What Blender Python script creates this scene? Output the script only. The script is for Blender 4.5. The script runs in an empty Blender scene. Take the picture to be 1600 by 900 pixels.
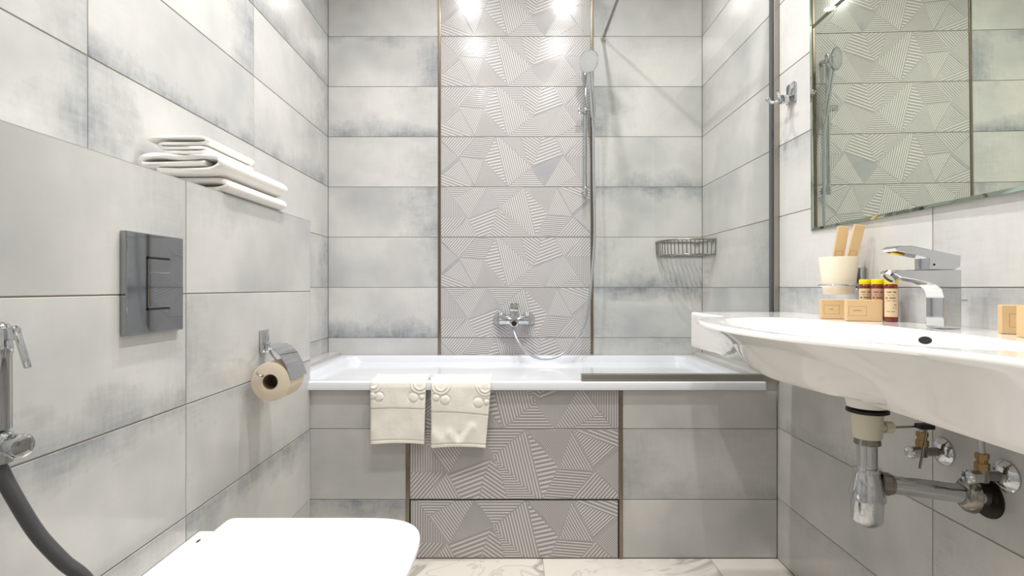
import bpy, bmesh, math, random
from mathutils import Vector, Matrix, noise as mnoise

sc = bpy.context.scene
COL = sc.collection
PI = math.pi

# ------------------------------------------------------------------ camera, world, exposure
CAMZ = 0.9725
cam_d = bpy.data.cameras.new('camera')
cam_d.sensor_width = 36.0
cam_d.lens = 840.0 / 1600.0 * 36.0
cam_d.clip_start = 0.01
cam_d.shift_y = -1.0 / 1600.0
cam = bpy.data.objects.new('camera', cam_d)
cam.location = (0, 0, CAMZ)
cam.rotation_euler = (PI / 2, 0, 0)
COL.objects.link(cam)
sc.camera = cam

world = bpy.data.worlds.new('world')
sc.world = world
world.use_nodes = True
world.node_tree.nodes['Background'].inputs[0].default_value = (1.0, 0.98, 0.95, 1)
world.node_tree.nodes['Background'].inputs[1].default_value = 0.05

sc.view_settings.view_transform = 'Standard'
sc.view_settings.look = 'None'
sc.view_settings.gamma = 1.0
sc.view_settings.use_curve_mapping = False
sc.view_settings.exposure = 0.0

LAMP_ROWS = {0.09: 5.5, 1.11: 10.8, 1.75: 12.0}      # watts by distance of the row
LAMP_SPREAD = 150.0
LAMP_SPOTS = [(x, y) for y in LAMP_ROWS for x in (-0.29, 0.355)]
CEIL = 2.9

# ------------------------------------------------------------------ room numbers
XL, XR, YB, YF = -0.92, 0.952, 2.69, -0.95          # main left wall, right wall, back wall, wall behind
XBOX, YP, ZBOX = -0.7225, 1.926, 1.21              # boxed-out wall face, bath panel plane, ledge height
RIM = 0.637

# ------------------------------------------------------------------ materials
def lin(c):
    return tuple((v / 255 / 12.92 if v / 255 <= 0.04045 else ((v / 255 + 0.055) / 1.055) ** 2.4) for v in c)

def mat(name, col=(200, 200, 200), rough=0.5, metal=0.0, spec=0.5, coat=0.0, emit=None, estr=0, sss=0.0, trans=0.0, ior=1.5):
    m = bpy.data.materials.new(name)
    m.use_nodes = True
    p = m.node_tree.nodes['Principled BSDF']
    p.inputs['Base Color'].default_value = (*lin(col), 1)
    p.inputs['Roughness'].default_value = rough
    p.inputs['Metallic'].default_value = metal
    p.inputs['Specular IOR Level'].default_value = spec
    p.inputs['Coat Weight'].default_value = coat
    p.inputs['IOR'].default_value = ior
    p.inputs['Transmission Weight'].default_value = trans
    if sss:
        p.inputs['Subsurface Weight'].default_value = sss
        p.inputs['Subsurface Radius'].default_value = (0.02, 0.015, 0.01)
    if emit:
        p.inputs['Emission Color'].default_value = (*lin(emit), 1)
        p.inputs['Emission Strength'].default_value = estr
    return m

class NT:
    def __init__(s, m):
        s.t = m.node_tree; s.n = s.t.nodes; s.l = s.t.links; s.p = s.n['Principled BSDF']
    def new(s, kind, **kw):
        n = s.n.new(kind)
        for k, v in kw.items():
            setattr(n, k, v)
        return n
    def plug(s, v, sock):
        if isinstance(v, bpy.types.NodeSocket):
            s.l.new(v, sock)
        else:
            sock.default_value = v
    def math(s, op, a, b=0.0, clamp=False):
        n = s.new('ShaderNodeMath', operation=op, use_clamp=clamp)
        s.plug(a, n.inputs[0]); s.plug(b, n.inputs[1])
        return n.outputs[0]
    def mix(s, f, a, b):
        n = s.new('ShaderNodeMix', data_type='RGBA')
        s.plug(f, n.inputs[0]); s.plug(a, n.inputs[6]); s.plug(b, n.inputs[7])
        return n.outputs[2]
    def noise(s, vec, scale, detail=3, rough=0.55, dist=0.0):
        n = s.new('ShaderNodeTexNoise')
        s.plug(vec, n.inputs['Vector'])
        n.inputs['Scale'].default_value = scale; n.inputs['Detail'].default_value = detail
        n.inputs['Roughness'].default_value = rough; n.inputs['Distortion'].default_value = dist
        return n.outputs[0]
    def vmul(s, vec, k):
        n = s.new('ShaderNodeVectorMath', operation='MULTIPLY')
        s.plug(vec, n.inputs[0]); s.plug(k, n.inputs[1])
        return n.outputs[0]
    def vadd(s, vec, k):
        n = s.new('ShaderNodeVectorMath', operation='ADD')
        s.plug(vec, n.inputs[0]); s.plug(k, n.inputs[1])
        return n.outputs[0]
    def ramp(s, f, lo, hi, a=0.0, b=1.0):
        n = s.new('ShaderNodeMapRange'); n.clamp = True
        s.plug(f, n.inputs[0])
        n.inputs[1].default_value = lo; n.inputs[2].default_value = hi
        n.inputs[3].default_value = a; n.inputs[4].default_value = b
        return n.outputs[0]

def tile_material(name, base, warm, stain, rough, smul=1.0, reach=(0.17, 0.085), spec=0.5):
    """Glazed cement-look tile: blue-grey brushed wear creeps in from the tile edges named in the 'wear' attribute."""
    m = mat(name, base, rough, spec=spec)
    N = NT(m)
    uv = N.new('ShaderNodeUVMap', uv_map='near').outputs[0]
    uw = N.new('ShaderNodeUVMap', uv_map='far').outputs[0]
    at = N.new('ShaderNodeAttribute', attribute_name='wear')
    sa = N.new('ShaderNodeSeparateXYZ'); N.l.new(uv, sa.inputs[0])
    sb = N.new('ShaderNodeSeparateXYZ'); N.l.new(uw, sb.inputs[0])
    sw = N.new('ShaderNodeSeparateColor'); N.l.new(at.outputs['Color'], sw.inputs[0])
    pos = N.new('ShaderNodeNewGeometry').outputs['Position']
    sd = N.new('ShaderNodeAttribute', attribute_name='seed').outputs['Vector']
    p = N.vadd(pos, sd)
    n1 = N.noise(p, 6.0, 6, 0.6)
    n2 = N.noise(p, 28.0, 4, 0.65)
    n3 = N.noise(N.vmul(p, (90, 90, 14)), 1.0, 3, 0.6)
    n4 = N.noise(N.vmul(p, (14, 14, 110)), 1.0, 3, 0.6)
    n5 = N.noise(p, 2.6, 3, 0.5)
    wob = N.math('ADD', N.math('MULTIPLY', N.math('SUBTRACT', n1, 0.5), 2.6), N.math('MULTIPLY', N.math('SUBTRACT', n2, 0.5), 0.6))
    outs = []
    for d, st, rc in ((sa.outputs[0], sw.outputs[0], reach[0]), (sb.outputs[0], sw.outputs[1], reach[0]),
                      (sa.outputs[1], sw.outputs[2], reach[1]), (sb.outputs[1], at.outputs['Alpha'], reach[1])):
        f = N.math('SUBTRACT', 1.0, N.math('DIVIDE', d, rc))
        f = N.math('ADD', f, wob)
        f = N.ramp(f, 0.0, 1.4)
        outs.append(N.math('MULTIPLY', f, st))
    s = N.math('MAXIMUM', N.math('MAXIMUM', outs[0], outs[1]), N.math('MAXIMUM', outs[2], outs[3]))
    br = N.math('ADD', N.math('MULTIPLY', n3, 0.5), N.math('MULTIPLY', n4, 0.5))
    s = N.math('MULTIPLY', s, N.ramp(br, 0.32, 0.68, 0.74, 1.10))
    cloud = N.math('MULTIPLY', N.ramp(n5, 0.42, 0.75), 0.42)
    s = N.math('MULTIPLY', N.math('MAXIMUM', s, cloud), smul, clamp=True)
    fine = N.ramp(br, 0.3, 0.7)
    c0 = N.mix(N.ramp(n1, 0.35, 0.65), (*lin(base), 1), (*lin(warm), 1))
    c1 = N.mix(s, c0, (*lin(stain), 1))
    dk = N.mix(N.math('MULTIPLY', fine, 0.10), c1, (*lin(tuple(v * 0.75 for v in base)), 1))
    N.l.new(dk, N.p.inputs['Base Color'])
    rr = N.math('ADD', N.math('MULTIPLY', n2, 0.10), rough - 0.05)
    N.l.new(rr, N.p.inputs['Roughness'])
    bp = N.new('ShaderNodeBump'); bp.inputs['Strength'].default_value = 0.06; bp.inputs['Distance'].default_value = 0.001
    N.l.new(br, bp.inputs['Height']); N.l.new(bp.outputs[0], N.p.inputs['Normal'])
    return m

M = {}
M['tile'] = tile_material('wall_tile_glaze', (210, 209, 206), (217, 214, 210), (120, 128, 137), 0.14, 1.15, (0.23, 0.11))
M['deco'] = tile_material('relief_tile_glaze', (184, 181, 182), (190, 184, 183), (138, 144, 153), 0.12, 1.15, (0.2, 0.10))
M['ridge'] = mat('relief_tile_ridge', (216, 213, 211), 0.12, 0.0, 0.8)  # pale glaze, with the gloss highlight on the ridges also put into the colour
M['groove_shade'] = mat('relief_tile_groove_shade', (166, 162, 163), 0.2, 0.0, 0.4)  # shade between the ridges put into the colour, darker than the plain tile
M['grout'] = mat('grout', (150, 138, 126), 0.8, spec=0.1)
M['ceramic'] = mat('white_ceramic', (243, 241, 238), 0.07, coat=0.3)
M['acrylic'] = mat('white_acrylic', (226, 229, 235), 0.12)
M['lid'] = mat('white_lid_plastic', (246, 243, 240), 0.14)
M['chrome'] = mat('chrome', (205, 208, 212), 0.05, 1.0)
M['chrome_plate'] = mat('dark_polished_chrome', (158, 162, 166), 0.04, 1.0)
M['chrome_dull'] = mat('dulled_chrome', (150, 146, 138), 0.18, 1.0)
M['brass'] = mat('brass_fitting', (160, 132, 92), 0.3, 1.0)
M['trim'] = mat('bronze_tile_trim', (140, 128, 112), 0.22, 1.0)
M['alu'] = mat('satin_aluminium', (172, 168, 160), 0.32, 1.0)
M['alu_dark'] = mat('grey_seal', (92, 96, 98), 0.4, 0.3)
M['black'] = mat('black_rubber', (18, 18, 18), 0.5)
M['hole'] = mat('dark_opening', (38, 34, 26), 0.35, 0.5)
M['hose_grey'] = mat('grey_hose', (84, 84, 86), 0.3, 0.35)
M['hose_silver'] = mat('silver_hose', (190, 192, 198), 0.25, 0.7)
M['plastic'] = mat('offwhite_plastic', (214, 210, 190), 0.4)
M['card'] = mat('kraft_card', (215, 184, 140), 0.7, spec=0.2)
M['card_ink'] = mat('brown_ink', (150, 118, 78), 0.8, spec=0.1)
M['amber'] = mat('dark_red_liquid', (112, 14, 8), 0.12, spec=0.6, coat=0.5)
M['cap'] = mat('yellow_cap', (226, 206, 10), 0.35)
M['label'] = mat('beige_label', (216, 192, 156), 0.7, spec=0.2)
M['label_pink'] = mat('dusky_label', (190, 150, 130), 0.7, spec=0.2)
M['ink'] = mat('dark_ink', (70, 55, 45), 0.8, spec=0.1)
M['paper'] = mat('toilet_tissue', (226, 212, 192), 0.9, spec=0.1)
M['tube'] = mat('cardboard_tube', (120, 98, 78), 0.9, spec=0.1)
M['tile_side'] = mat('tile_cut_side', (200, 197, 192), 0.3)
M['paint'] = mat('white_ceiling_paint', (240, 239, 236), 0.7, spec=0.2)
M['door'] = mat('door_paint', (205, 200, 192), 0.4)
M['nozzle'] = mat('spray_face', (196, 198, 198), 0.3, 0.3)
M['nozzle_dot'] = mat('nozzle_dots', (110, 112, 114), 0.5)
M['lens'] = mat('lamp_lens', (255, 255, 255), 0.4, emit=(255, 247, 236), estr=16)
M['cup'] = mat('frosted_cup', (238, 228, 210), 0.35, sss=0.35)
M['mirror'] = mat('mirror_silver', (224, 229, 215), 0.0, 1.0)
M['mirror_edge'] = mat('mirror_bevel', (176, 190, 172), 0.03, 1.0)

# towel cloth
def cloth(name, col):
    m = mat(name, col, 0.95, spec=0.1)
    N = NT(m)
    N.p.inputs['Sheen Weight'].default_value = 0.3
    pos = N.new('ShaderNodeNewGeometry').outputs['Position']
    h = N.noise(pos, 700, 2, 0.6)
    h2 = N.noise(pos, 60, 3, 0.6)
    hh = N.math('ADD', h, N.math('MULTIPLY', h2, 1.5))
    b = N.new('ShaderNodeBump'); b.inputs['Strength'].default_value = 0.5; b.inputs['Distance'].default_value = 0.0015
    N.l.new(hh, b.inputs['Height']); N.l.new(b.outputs[0], N.p.inputs['Normal'])
    return m
M['towel'] = cloth('white_terry', (250, 247, 243))
M['mat_towel'] = cloth('cream_terry', (247, 243, 234))

# thin clear safety glass with a faint green tint
def thin_glass():
    m = bpy.data.materials.new('clear_screen_glass'); m.use_nodes = True
    t = m.node_tree; t.nodes.clear()
    o = t.nodes.new('ShaderNodeOutputMaterial')
    mx = t.nodes.new('ShaderNodeMixShader')
    tr = t.nodes.new('ShaderNodeBsdfTransparent'); tr.inputs[0].default_value = (0.982, 0.99, 0.984, 1)
    gl = t.nodes.new('ShaderNodeBsdfGlossy'); gl.inputs['Roughness'].default_value = 0.0
    fr = t.nodes.new('ShaderNodeFresnel'); 
    ge = t.nodes.new('ShaderNodeNewGeometry'); mr_ = t.nodes.new('ShaderNodeMapRange')      # same Fresnel on both faces of the pane
    mr_.inputs[3].default_value = 1.45; mr_.inputs[4].default_value = 1 / 1.45
    t.links.new(ge.outputs['Backfacing'], mr_.inputs[0]); t.links.new(mr_.outputs[0], fr.inputs[0])
    t.links.new(fr.outputs[0], mx.inputs[0]); t.links.new(tr.outputs[0], mx.inputs[1]); t.links.new(gl.outputs[0], mx.inputs[2])
    t.links.new(mx.outputs[0], o.inputs[0])
    return m
M['glass'] = thin_glass()
M['glass_edge'] = mat('green_glass_edge', (150, 178, 168), 0.1)

# marble floor
def marble():
    m = mat('marble_floor_tile', (226, 221, 214), 0.12)
    N = NT(m)
    pos = N.new('ShaderNodeNewGeometry').outputs['Position']
    sd = N.new('ShaderNodeAttribute', attribute_name='seed').outputs['Vector']
    p = N.vadd(pos, sd)
    a = N.noise(p, 1.7, 5, 0.55, 1.2)
    v1 = N.ramp(N.math('ABSOLUTE', N.math('SUBTRACT', a, 0.5)), 0.0, 0.035, 0.9, 0.0)
    b = N.noise(p, 3.4, 4, 0.55, 0.8)
    v2 = N.ramp(N.math('ABSOLUTE', N.math('SUBTRACT', b, 0.52)), 0.0, 0.016, 0.4, 0.0)
    cl = N.math('MULTIPLY', N.ramp(N.noise(p, 2.0, 4, 0.6), 0.5, 0.72), 0.6)
    f = N.math('MAXIMUM', N.math('MAXIMUM', v1, v2), cl)
    c = N.mix(f, (*lin((220, 214, 205)), 1), (*lin((158, 152, 144)), 1))
    N.l.new(c, N.p.inputs['Base Color'])
    return m
M['marble'] = marble()

# ------------------------------------------------------------------ mesh helpers (world coordinates in, local out)
def root(name, label, cat, loc, group=None):
    o = bpy.data.objects.new(name, None); COL.objects.link(o)
    o.location = loc; o.empty_display_size = 0.05
    o['label'] = label; o['category'] = cat
    if group: o['group'] = group
    return o

def wloc(o):
    v = Vector((0, 0, 0))
    while o is not None:
        v += o.location; o = o.parent
    return v

def obj(name, bm, mats, parent=None, loc=None, smooth=None, label=None, wn=False):
    me = bpy.data.meshes.new(name)
    off = wloc(parent) if parent is not None else Vector(loc if loc is not None else (0, 0, 0))
    bmesh.ops.translate(bm, verts=bm.verts, vec=-off)
    bm.normal_update()
    bm.to_mesh(me); bm.free()
    for m in (mats if isinstance(mats, (list, tuple)) else [mats]):
        me.materials.append(M[m] if isinstance(m, str) else m)
    if smooth is not None:
        for f in me.polygons: f.use_smooth = True
        if smooth > 0:
            me.set_sharp_from_angle(angle=math.radians(smooth))
    o = bpy.data.objects.new(name, me); COL.objects.link(o)
    if parent is not None: o.parent = parent
    else: o.location = off
    if label: o['label'] = label
    if wn:
        k = o.modifiers.new('weighted_normals', 'WEIGHTED_NORMAL'); k.keep_sharp = True; k.weight = 100
    return o

def tag(o, label, cat, group=None):
    o['label'] = label; o['category'] = cat
    if group: o['group'] = group
    return o

def struct(o):
    o['kind'] = 'structure'
    return o

def B(): return bmesh.new()

def box(bm, a, b, bev=0.0, seg=2, mi=0, rot=None, piv=None):
    x0, y0, z0 = (min(a[i], b[i]) for i in range(3)); x1, y1, z1 = (max(a[i], b[i]) for i in range(3))
    t = bmesh.new()
    vs = [t.verts.new(c) for c in ((x0, y0, z0), (x1, y0, z0), (x1, y1, z0), (x0, y1, z0), (x0, y0, z1), (x1, y0, z1), (x1, y1, z1), (x0, y1, z1))]
    for f in ((0, 3, 2, 1), (4, 5, 6, 7), (0, 1, 5, 4), (1, 2, 6, 5), (2, 3, 7, 6), (3, 0, 4, 7)):
        t.faces.new([vs[i] for i in f])
    if bev > 0:
        bmesh.ops.bevel(t, geom=list(t.edges), offset=bev, segments=seg, profile=0.5, affect='EDGES')
    if rot is not None:
        bmesh.ops.rotate(t, verts=t.verts, cent=piv if piv is not None else ((x0 + x1) / 2, (y0 + y1) / 2, (z0 + z1) / 2), matrix=rot)
    merge(bm, t, mi)

def merge(bm, t, mi=None):
    if mi is not None:
        for f in t.faces: f.material_index = mi
    me = bpy.data.meshes.new('tmp'); t.to_mesh(me); t.free()
    bm.from_mesh(me); bpy.data.meshes.remove(me)

def rings(bm, rs, cap0=True, cap1=True, mi=0, closed=True):
    """skin a list of equal-length vertex loops"""
    vr = [[bm.verts.new(p) for p in r] for r in rs]
    n = len(rs[0])
    fs = []
    for a, b in zip(vr, vr[1:]):
        for i in range(n if closed else n - 1):
            j = (i + 1) % n
            try: fs.append(bm.faces.new((a[i], a[j], b[j], b[i])))
            except ValueError: pass
    if cap0: fs.append(bm.faces.new(list(reversed(vr[0]))))
    if cap1: fs.append(bm.faces.new(vr[-1]))
    for f in fs: f.material_index = mi
    return vr

def frame(d):
    d = d.normalized()
    u = Vector((0, 0, 1)) if abs(d.z) < 0.9 else Vector((1, 0, 0))
    a = d.cross(u).normalized(); b = d.cross(a).normalized()
    return a, b

def lathe(bm, base, axis, prof, n=32, mi=0, cap0=True, cap1=True):
    """prof: list of (distance along axis, radius)"""
    base = Vector(base); axis = Vector(axis).normalized(); a, b = frame(axis)
    rs = []
    for h, r in prof:
        r = max(r, 1e-5)
        rs.append([base + axis * h + (a * math.cos(2 * PI * i / n) + b * math.sin(2 * PI * i / n)) * r for i in range(n)])
    t = bmesh.new(); rings(t, rs, cap0, cap1)
    bmesh.ops.recalc_face_normals(t, faces=t.faces)
    merge(bm, t, mi)

def cyl(bm, p, q, r, n=24, mi=0, bev=0.0, r2=None):
    p, q = Vector(p), Vector(q); L = (q - p).length; r2 = r if r2 is None else r2
    if bev > 0: prof = [(0, r - bev), (bev * 0.3, r - bev * 0.3), (bev, r), (L - bev, r2), (L - bev * 0.3, r2 - bev * 0.3), (L, r2 - bev)]
    else: prof = [(0, r), (L, r2)]
    lathe(bm, p, q - p, prof, n, mi)

def catmull(pts, sub=8):
    P = [Vector(p) for p in pts]
    if len(P) < 3: return P
    P = [P[0] * 2 - P[1]] + P + [P[-1] * 2 - P[-2]]
    out = []
    for i in range(1, len(P) - 2):
        for k in range(sub):
            t = k / sub
            a, b, c, d = P[i - 1], P[i], P[i + 1], P[i + 2]
            out.append(0.5 * ((2 * b) + (c - a) * t + (2 * a - 5 * b + 4 * c - d) * t * t + (3 * b - a - 3 * c + d) * t ** 3))
    out.append(P[-2])
    return out

def tube(bm, pts, r, n=12, sub=8, mi=0, rib=0.0, smooth=True):
    P = catmull(pts, sub) if smooth else [Vector(p) for p in pts]
    if rib:
        Q = [P[0]]
        for a, b in zip(P, P[1:]):
            k = max(1, int((b - a).length / 0.0022))
            for i in range(1, k + 1): Q.append(a.lerp(b, i / k))
        P = Q
    d0 = (P[1] - P[0]).normalized(); a, b = frame(d0)
    rs = []
    for i, p in enumerate(P):
        d = (P[min(i + 1, len(P) - 1)] - P[max(i - 1, 0)]).normalized()
        a = (a - d * a.dot(d)).normalized(); b = d.cross(a)
        rr = r * (1 + (rib if i % 2 else 0))
        rs.append([p + (a * math.cos(2 * PI * k / n) + b * math.sin(2 * PI * k / n)) * rr for k in range(n)])
    t = bmesh.new(); rings(t, rs)
    bmesh.ops.recalc_face_normals(t, faces=t.faces)
    merge(bm, t, mi)

def prism(bm, pts, axis, a, b, bev=0.0, mi=0, seg=2):
    """pts: 2D outline; axis 'x','y','z' = extrusion axis from a to b"""
    def P(p, h):
        return {'x': (h, p[0], p[1]), 'y': (p[0], h, p[1]), 'z': (p[0], p[1], h)}[axis]
    t = bmesh.new()
    rings(t, [[P(p, a) for p in pts], [P(p, b) for p in pts]])
    bmesh.ops.recalc_face_normals(t, faces=t.faces)
    if bev:
        bmesh.ops.bevel(t, geom=list(t.edges), offset=bev, segments=seg, profile=0.5, affect='EDGES')
    merge(bm, t, mi)

def rrect(x0, x1, y0, y1, r, k=6):
    out = []
    for cx, cy, a0 in ((x1 - r, y1 - r, 0), (x0 + r, y1 - r, 90), (x0 + r, y0 + r, 180), (x1 - r, y0 + r, 270)):
        for i in range(k + 1):
            a = math.radians(a0 + 90 * i / k)
            out.append((cx + r * math.cos(a), cy + r * math.sin(a)))
    return out

# ------------------------------------------------------------------ relief pattern of the decor tile (0..3 wide, 0..1 high, metres = x .25)
def pq(pts): return [((x - 50) / 1505 * 0.751, (538 - y) / 500 * 0.2495) for x, y in pts]
RELIEF = [  # polygon, stripe direction (image px), pitch px, ridge share
    ([(105, 42), (375, 42), (185, 150)], (1, 0), 19, .42),
    ([(56, 45), (100, 45), (180, 155), (300, 338), (56, 338)], (0, 1), 18, .30),
    ([(385, 42), (510, 42), (330, 345), (193, 153)], (140, 195), 19, .48),
    ([(520, 42), (870, 42), (655, 222), (570, 100)], (1, 0), 21, .42),
    ([(882, 48), (1001, 533), (962, 533), (648, 235)], (119, 485), 21, .5),
    ([(648, 240), (955, 533), (757, 533), (705, 350)], (1, 0), 17, .42),
    ([(640, 232), (612, 285), (572, 400), (545, 533), (415, 533), (327, 355)], (320, -120), 30, .45),
    ([(618, 272), (650, 262), (702, 352), (748, 533), (552, 533), (578, 400)], (140, 95), 25, .42),
    ([(893, 55), (1112, 300), (1083, 370), (1045, 450), (1007, 528), (960, 345)], (140, -30), 31, .48),
    ([(1118, 314), (1368, 338), (1205, 533), (1012, 533), (1050, 455), (1090, 370)], (250, 20), 20, .36),
    ([(905, 42), (1207, 42), (1118, 290)], (190, 240), 12, .34),
    ([(1212, 52), (1366, 332), (1128, 308)], (160, 285), 18, .5),
    ([(1228, 46), (1530, 165), (1370, 308)], (-165, 150), 19, .5),
    ([(1235, 42), (1552, 42), (1552, 165)], (310, 118), 26, .45),
    ([(1552, 185), (1552, 485), (1388, 330)], (160, 150), 13, .42),
    ([(1382, 342), (1545, 500), (1552, 533), (1212, 533)], (-170, 195), 22, .42),
    ([(56, 345), (305, 345), (165, 533), (56, 533)], (150, -175), 22, .40),
    ([(312, 355), (410, 533), (170, 533)], (100, 180), 20, .5),
]
def clip(poly, nx, ny, d):      # keep nx*x+ny*y >= d
    out = []
    for i in range(len(poly)):
        p, q = poly[i], poly[(i + 1) % len(poly)]
        a = p[0] * nx + p[1] * ny - d; b = q[0] * nx + q[1] * ny - d
        if a >= 0: out.append(p)
        if (a >= 0) != (b >= 0):
            t = a / (a - b); out.append((p[0] + (q[0] - p[0]) * t, p[1] + (q[1] - p[1]) * t))
    return out
def relief_strips():
    out = []
    for pts, d, pitch, share in RELIEF:
        poly = pq(pts)
        dx, dy = d[0] / 1505 * 0.751, -d[1] / 500 * 0.2495
        L = math.hypot(dx, dy); nx, ny = -dy / L, dx / L
        pit = pitch * 0.0005
        vals = [p[0] * nx + p[1] * ny for p in poly]
        k0 = math.floor(min(vals) / pit)
        start = min(vals) + pit * 0.2
        while start < max(vals):
            s = clip(clip(poly, nx, ny, start), -nx, -ny, -(start + pit * share * .9))
            if len(s) >= 3: out.append(s)
            start += pit
    return out
STRIPS = relief_strips()
TW, TH = 0.751, 0.2495

# ------------------------------------------------------------------ tiled surfaces
GAP, DEEP, EDGE = 0.0013, 0.0016, 0.0009
def tiled(name, origin, U, V, Nn, tiles, back, parent=None):
    """tiles: (u0,u1,v0,v1,wear(l,r,b,t),kind,seed) in metres in the plane origin + u*U + v*V; grout plane behind.
    kind: 'p' plain, 'Q'/'P' relief (P is Q turned upside down), with anchor 't' (pattern hangs from top) or 'b'"""
    bm = B()
    l1 = bm.loops.layers.uv.new('near'); l2 = bm.loops.layers.uv.new('far')
    cl = bm.loops.layers.float_color.new('wear'); sl = bm.loops.layers.float_color.new('seed')
    O, U, V, Nn = Vector(origin), Vector(U), Vector(V), Vector(Nn)
    flip = U.cross(V).dot(Nn) < 0
    def face(pts, mi, uv=None, wear=(0, 0, 0, 0), seed=(0, 0, 0), size=(1, 1)):
        vs = [bm.verts.new(O + U * p[0] + V * p[1] + Nn * p[2]) for p in pts]
        if flip: vs.reverse(); pts = list(reversed(pts)); uv = list(reversed(uv)) if uv else None
        try: f = bm.faces.new(vs)
        except ValueError: return
        f.material_index = mi
        for i, lp in enumerate(f.loops):
            if uv:
                lp[l1].uv = uv[i]; lp[l2].uv = (size[0] - uv[i][0], size[1] - uv[i][1])
            lp[cl] = wear; lp[sl] = (*seed, 1)
    for (u0, u1, v0, v1, wear, kind, seed) in tiles:
        a0, a1, b0, b1 = u0 + GAP, u1 - GAP, v0 + GAP, v1 - GAP
        e = EDGE
        o = [(a0, b0), (a1, b0), (a1, b1), (a0, b1)]
        i_ = [(a0 + e, b0 + e), (a1 - e, b0 + e), (a1 - e, b1 - e), (a0 + e, b1 - e)]
        w, h = a1 - a0, b1 - b0
        mi = 1 if kind != 'p' else 0
        uvf = lambda p: (p[0] - a0, p[1] - b0)
        kw = dict(wear=wear, seed=seed, size=(w, h))
        face([(*p, 0) for p in i_], mi, [uvf(p) for p in i_], **kw)
        for k in range(4):
            j = (k + 1) % 4
            face([(*o[k], -e), (*o[j], -e), (*i_[j], 0), (*i_[k], 0)], mi, [uvf(o[k]), uvf(o[j]), uvf(i_[j]), uvf(i_[k])], **kw)
            face([(*o[k], -DEEP * 1.5), (*o[j], -DEEP * 1.5), (*o[j], -e), (*o[k], -e)], mi, [uvf(o[k]), uvf(o[j]), uvf(o[j]), uvf(o[k])], **kw)
        if kind != 'p':
            rot = kind[0] == 'P'
            anchor_v = (b1 - TH) if kind[1] == 't' else b0
            def fit(q):
                if rot: q = [(TW - x, TH - y) for x, y in q]
                q = [(a0 + x - 0.0005, anchor_v + y) for x, y in q]
                return clip(clip(clip(clip(q, 0, 1, b0 + 0.0015), 0, -1, -(b1 - 0.0015)), 1, 0, a0 + .0015), -1, 0, -(a1 - .0015))
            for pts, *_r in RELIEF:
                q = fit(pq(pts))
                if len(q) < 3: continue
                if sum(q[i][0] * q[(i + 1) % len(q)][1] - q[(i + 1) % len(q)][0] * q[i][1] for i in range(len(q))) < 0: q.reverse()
                face([(*p, .00012) for p in q], 4)  # flat sheet under the ridges, painted with the groove shade
            for s in STRIPS:
                q = [((TW - x, TH - y) if rot else (x, y)) for x, y in s]
                q = [(a0 + x - 0.0005, anchor_v + y) for x, y in q]
                q = clip(clip(clip(clip(q, 0, 1, b0 + 0.0015), 0, -1, -(b1 - 0.0015)), 1, 0, a0 + .0015), -1, 0, -(a1 - .0015))
                if len(q) < 3: continue
                ar = sum(q[i][0] * q[(i + 1) % len(q)][1] - q[(i + 1) % len(q)][0] * q[i][1] for i in range(len(q)))
                if abs(ar) < 2e-6: continue
                if ar < 0: q.reverse()
                H = 0.0011
                face([(*p, H) for p in q], 2)
                for k in range(len(q)):
                    j = (k + 1) % len(q)
                    face([(*q[k], 0), (*q[j], 0), (*q[j], H), (*q[k], H)], 2)
    for (u0, u1, v0, v1) in back:
        face([(u0, v0, -DEEP), (u1, v0, -DEEP), (u1, v1, -DEEP), (u0, v1, -DEEP)], 3)
    o = obj(name, bm, ['tile', 'deco', 'ridge', 'grout', 'groove_shade'], parent)
    return o

rnd = random.Random(7)
def rwear(k=0.8):
    w = [0, 0, 0, 0]
    for i in range(4):
        if rnd.random() < 0.45: w[i] = round(rnd.uniform(0.25, k), 2)
    return tuple(w)
def rseed(): return (rnd.uniform(0, 40), rnd.uniform(0, 40), rnd.uniform(0, 40))
ZJ = [-0.03, 0.218, 0.4692, 0.7204, 0.972, 1.2235, 1.4747, 1.7258, 1.977, 2.228, 2.4797, 2.731, 2.98]

def rows(z0, z1, zj=ZJ):
    out = []
    for i, (a, b) in enumerate(zip(zj, zj[1:])):
        lo, hi = max(a, z0), min(b, z1)
        if hi - lo > 0.004: out.append((i, lo, hi))
    return out

# floor and ceiling
def floor_mesh():
    xs = [-1.69, -1.09, -0.49, 0.11, 0.71, 1.31]; ys = [-1.2, -0.6, 0.0, 0.6, 1.2, 1.8, 2.4, 3.0]
    bm = B(); sl = bm.loops.layers.float_color.new('seed')
    for x0, x1 in zip(xs, xs[1:]):
        for y0, y1 in zip(ys, ys[1:]):
            a0, a1, b0, b1 = max(x0, XL) + .0008, min(x1, XR) - .0008, max(y0, YF) + .0008, min(y1, YB) - .0008
            if a1 <= a0 or b1 <= b0: continue
            f = bm.faces.new([bm.verts.new(p) for p in ((a0, b0, 0), (a1, b0, 0), (a1, b1, 0), (a0, b1, 0))])
            s = rseed()
            for lp in f.loops: lp[sl] = (*s, 1)
    f = bm.faces.new([bm.verts.new(p) for p in ((XL, YF, -.001), (XR, YF, -.001), (XR, YB, -.001), (XL, YB, -.001))]); f.material_index = 1
    return bm
struct(obj('floor', floor_mesh(), ['marble', 'grout']))
bm = B(); box(bm, (XL - .1, YF - .1, CEIL), (XR + .1, YB + .1, CEIL + .05)); struct(obj('ceiling', bm, 'paint'))

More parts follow.
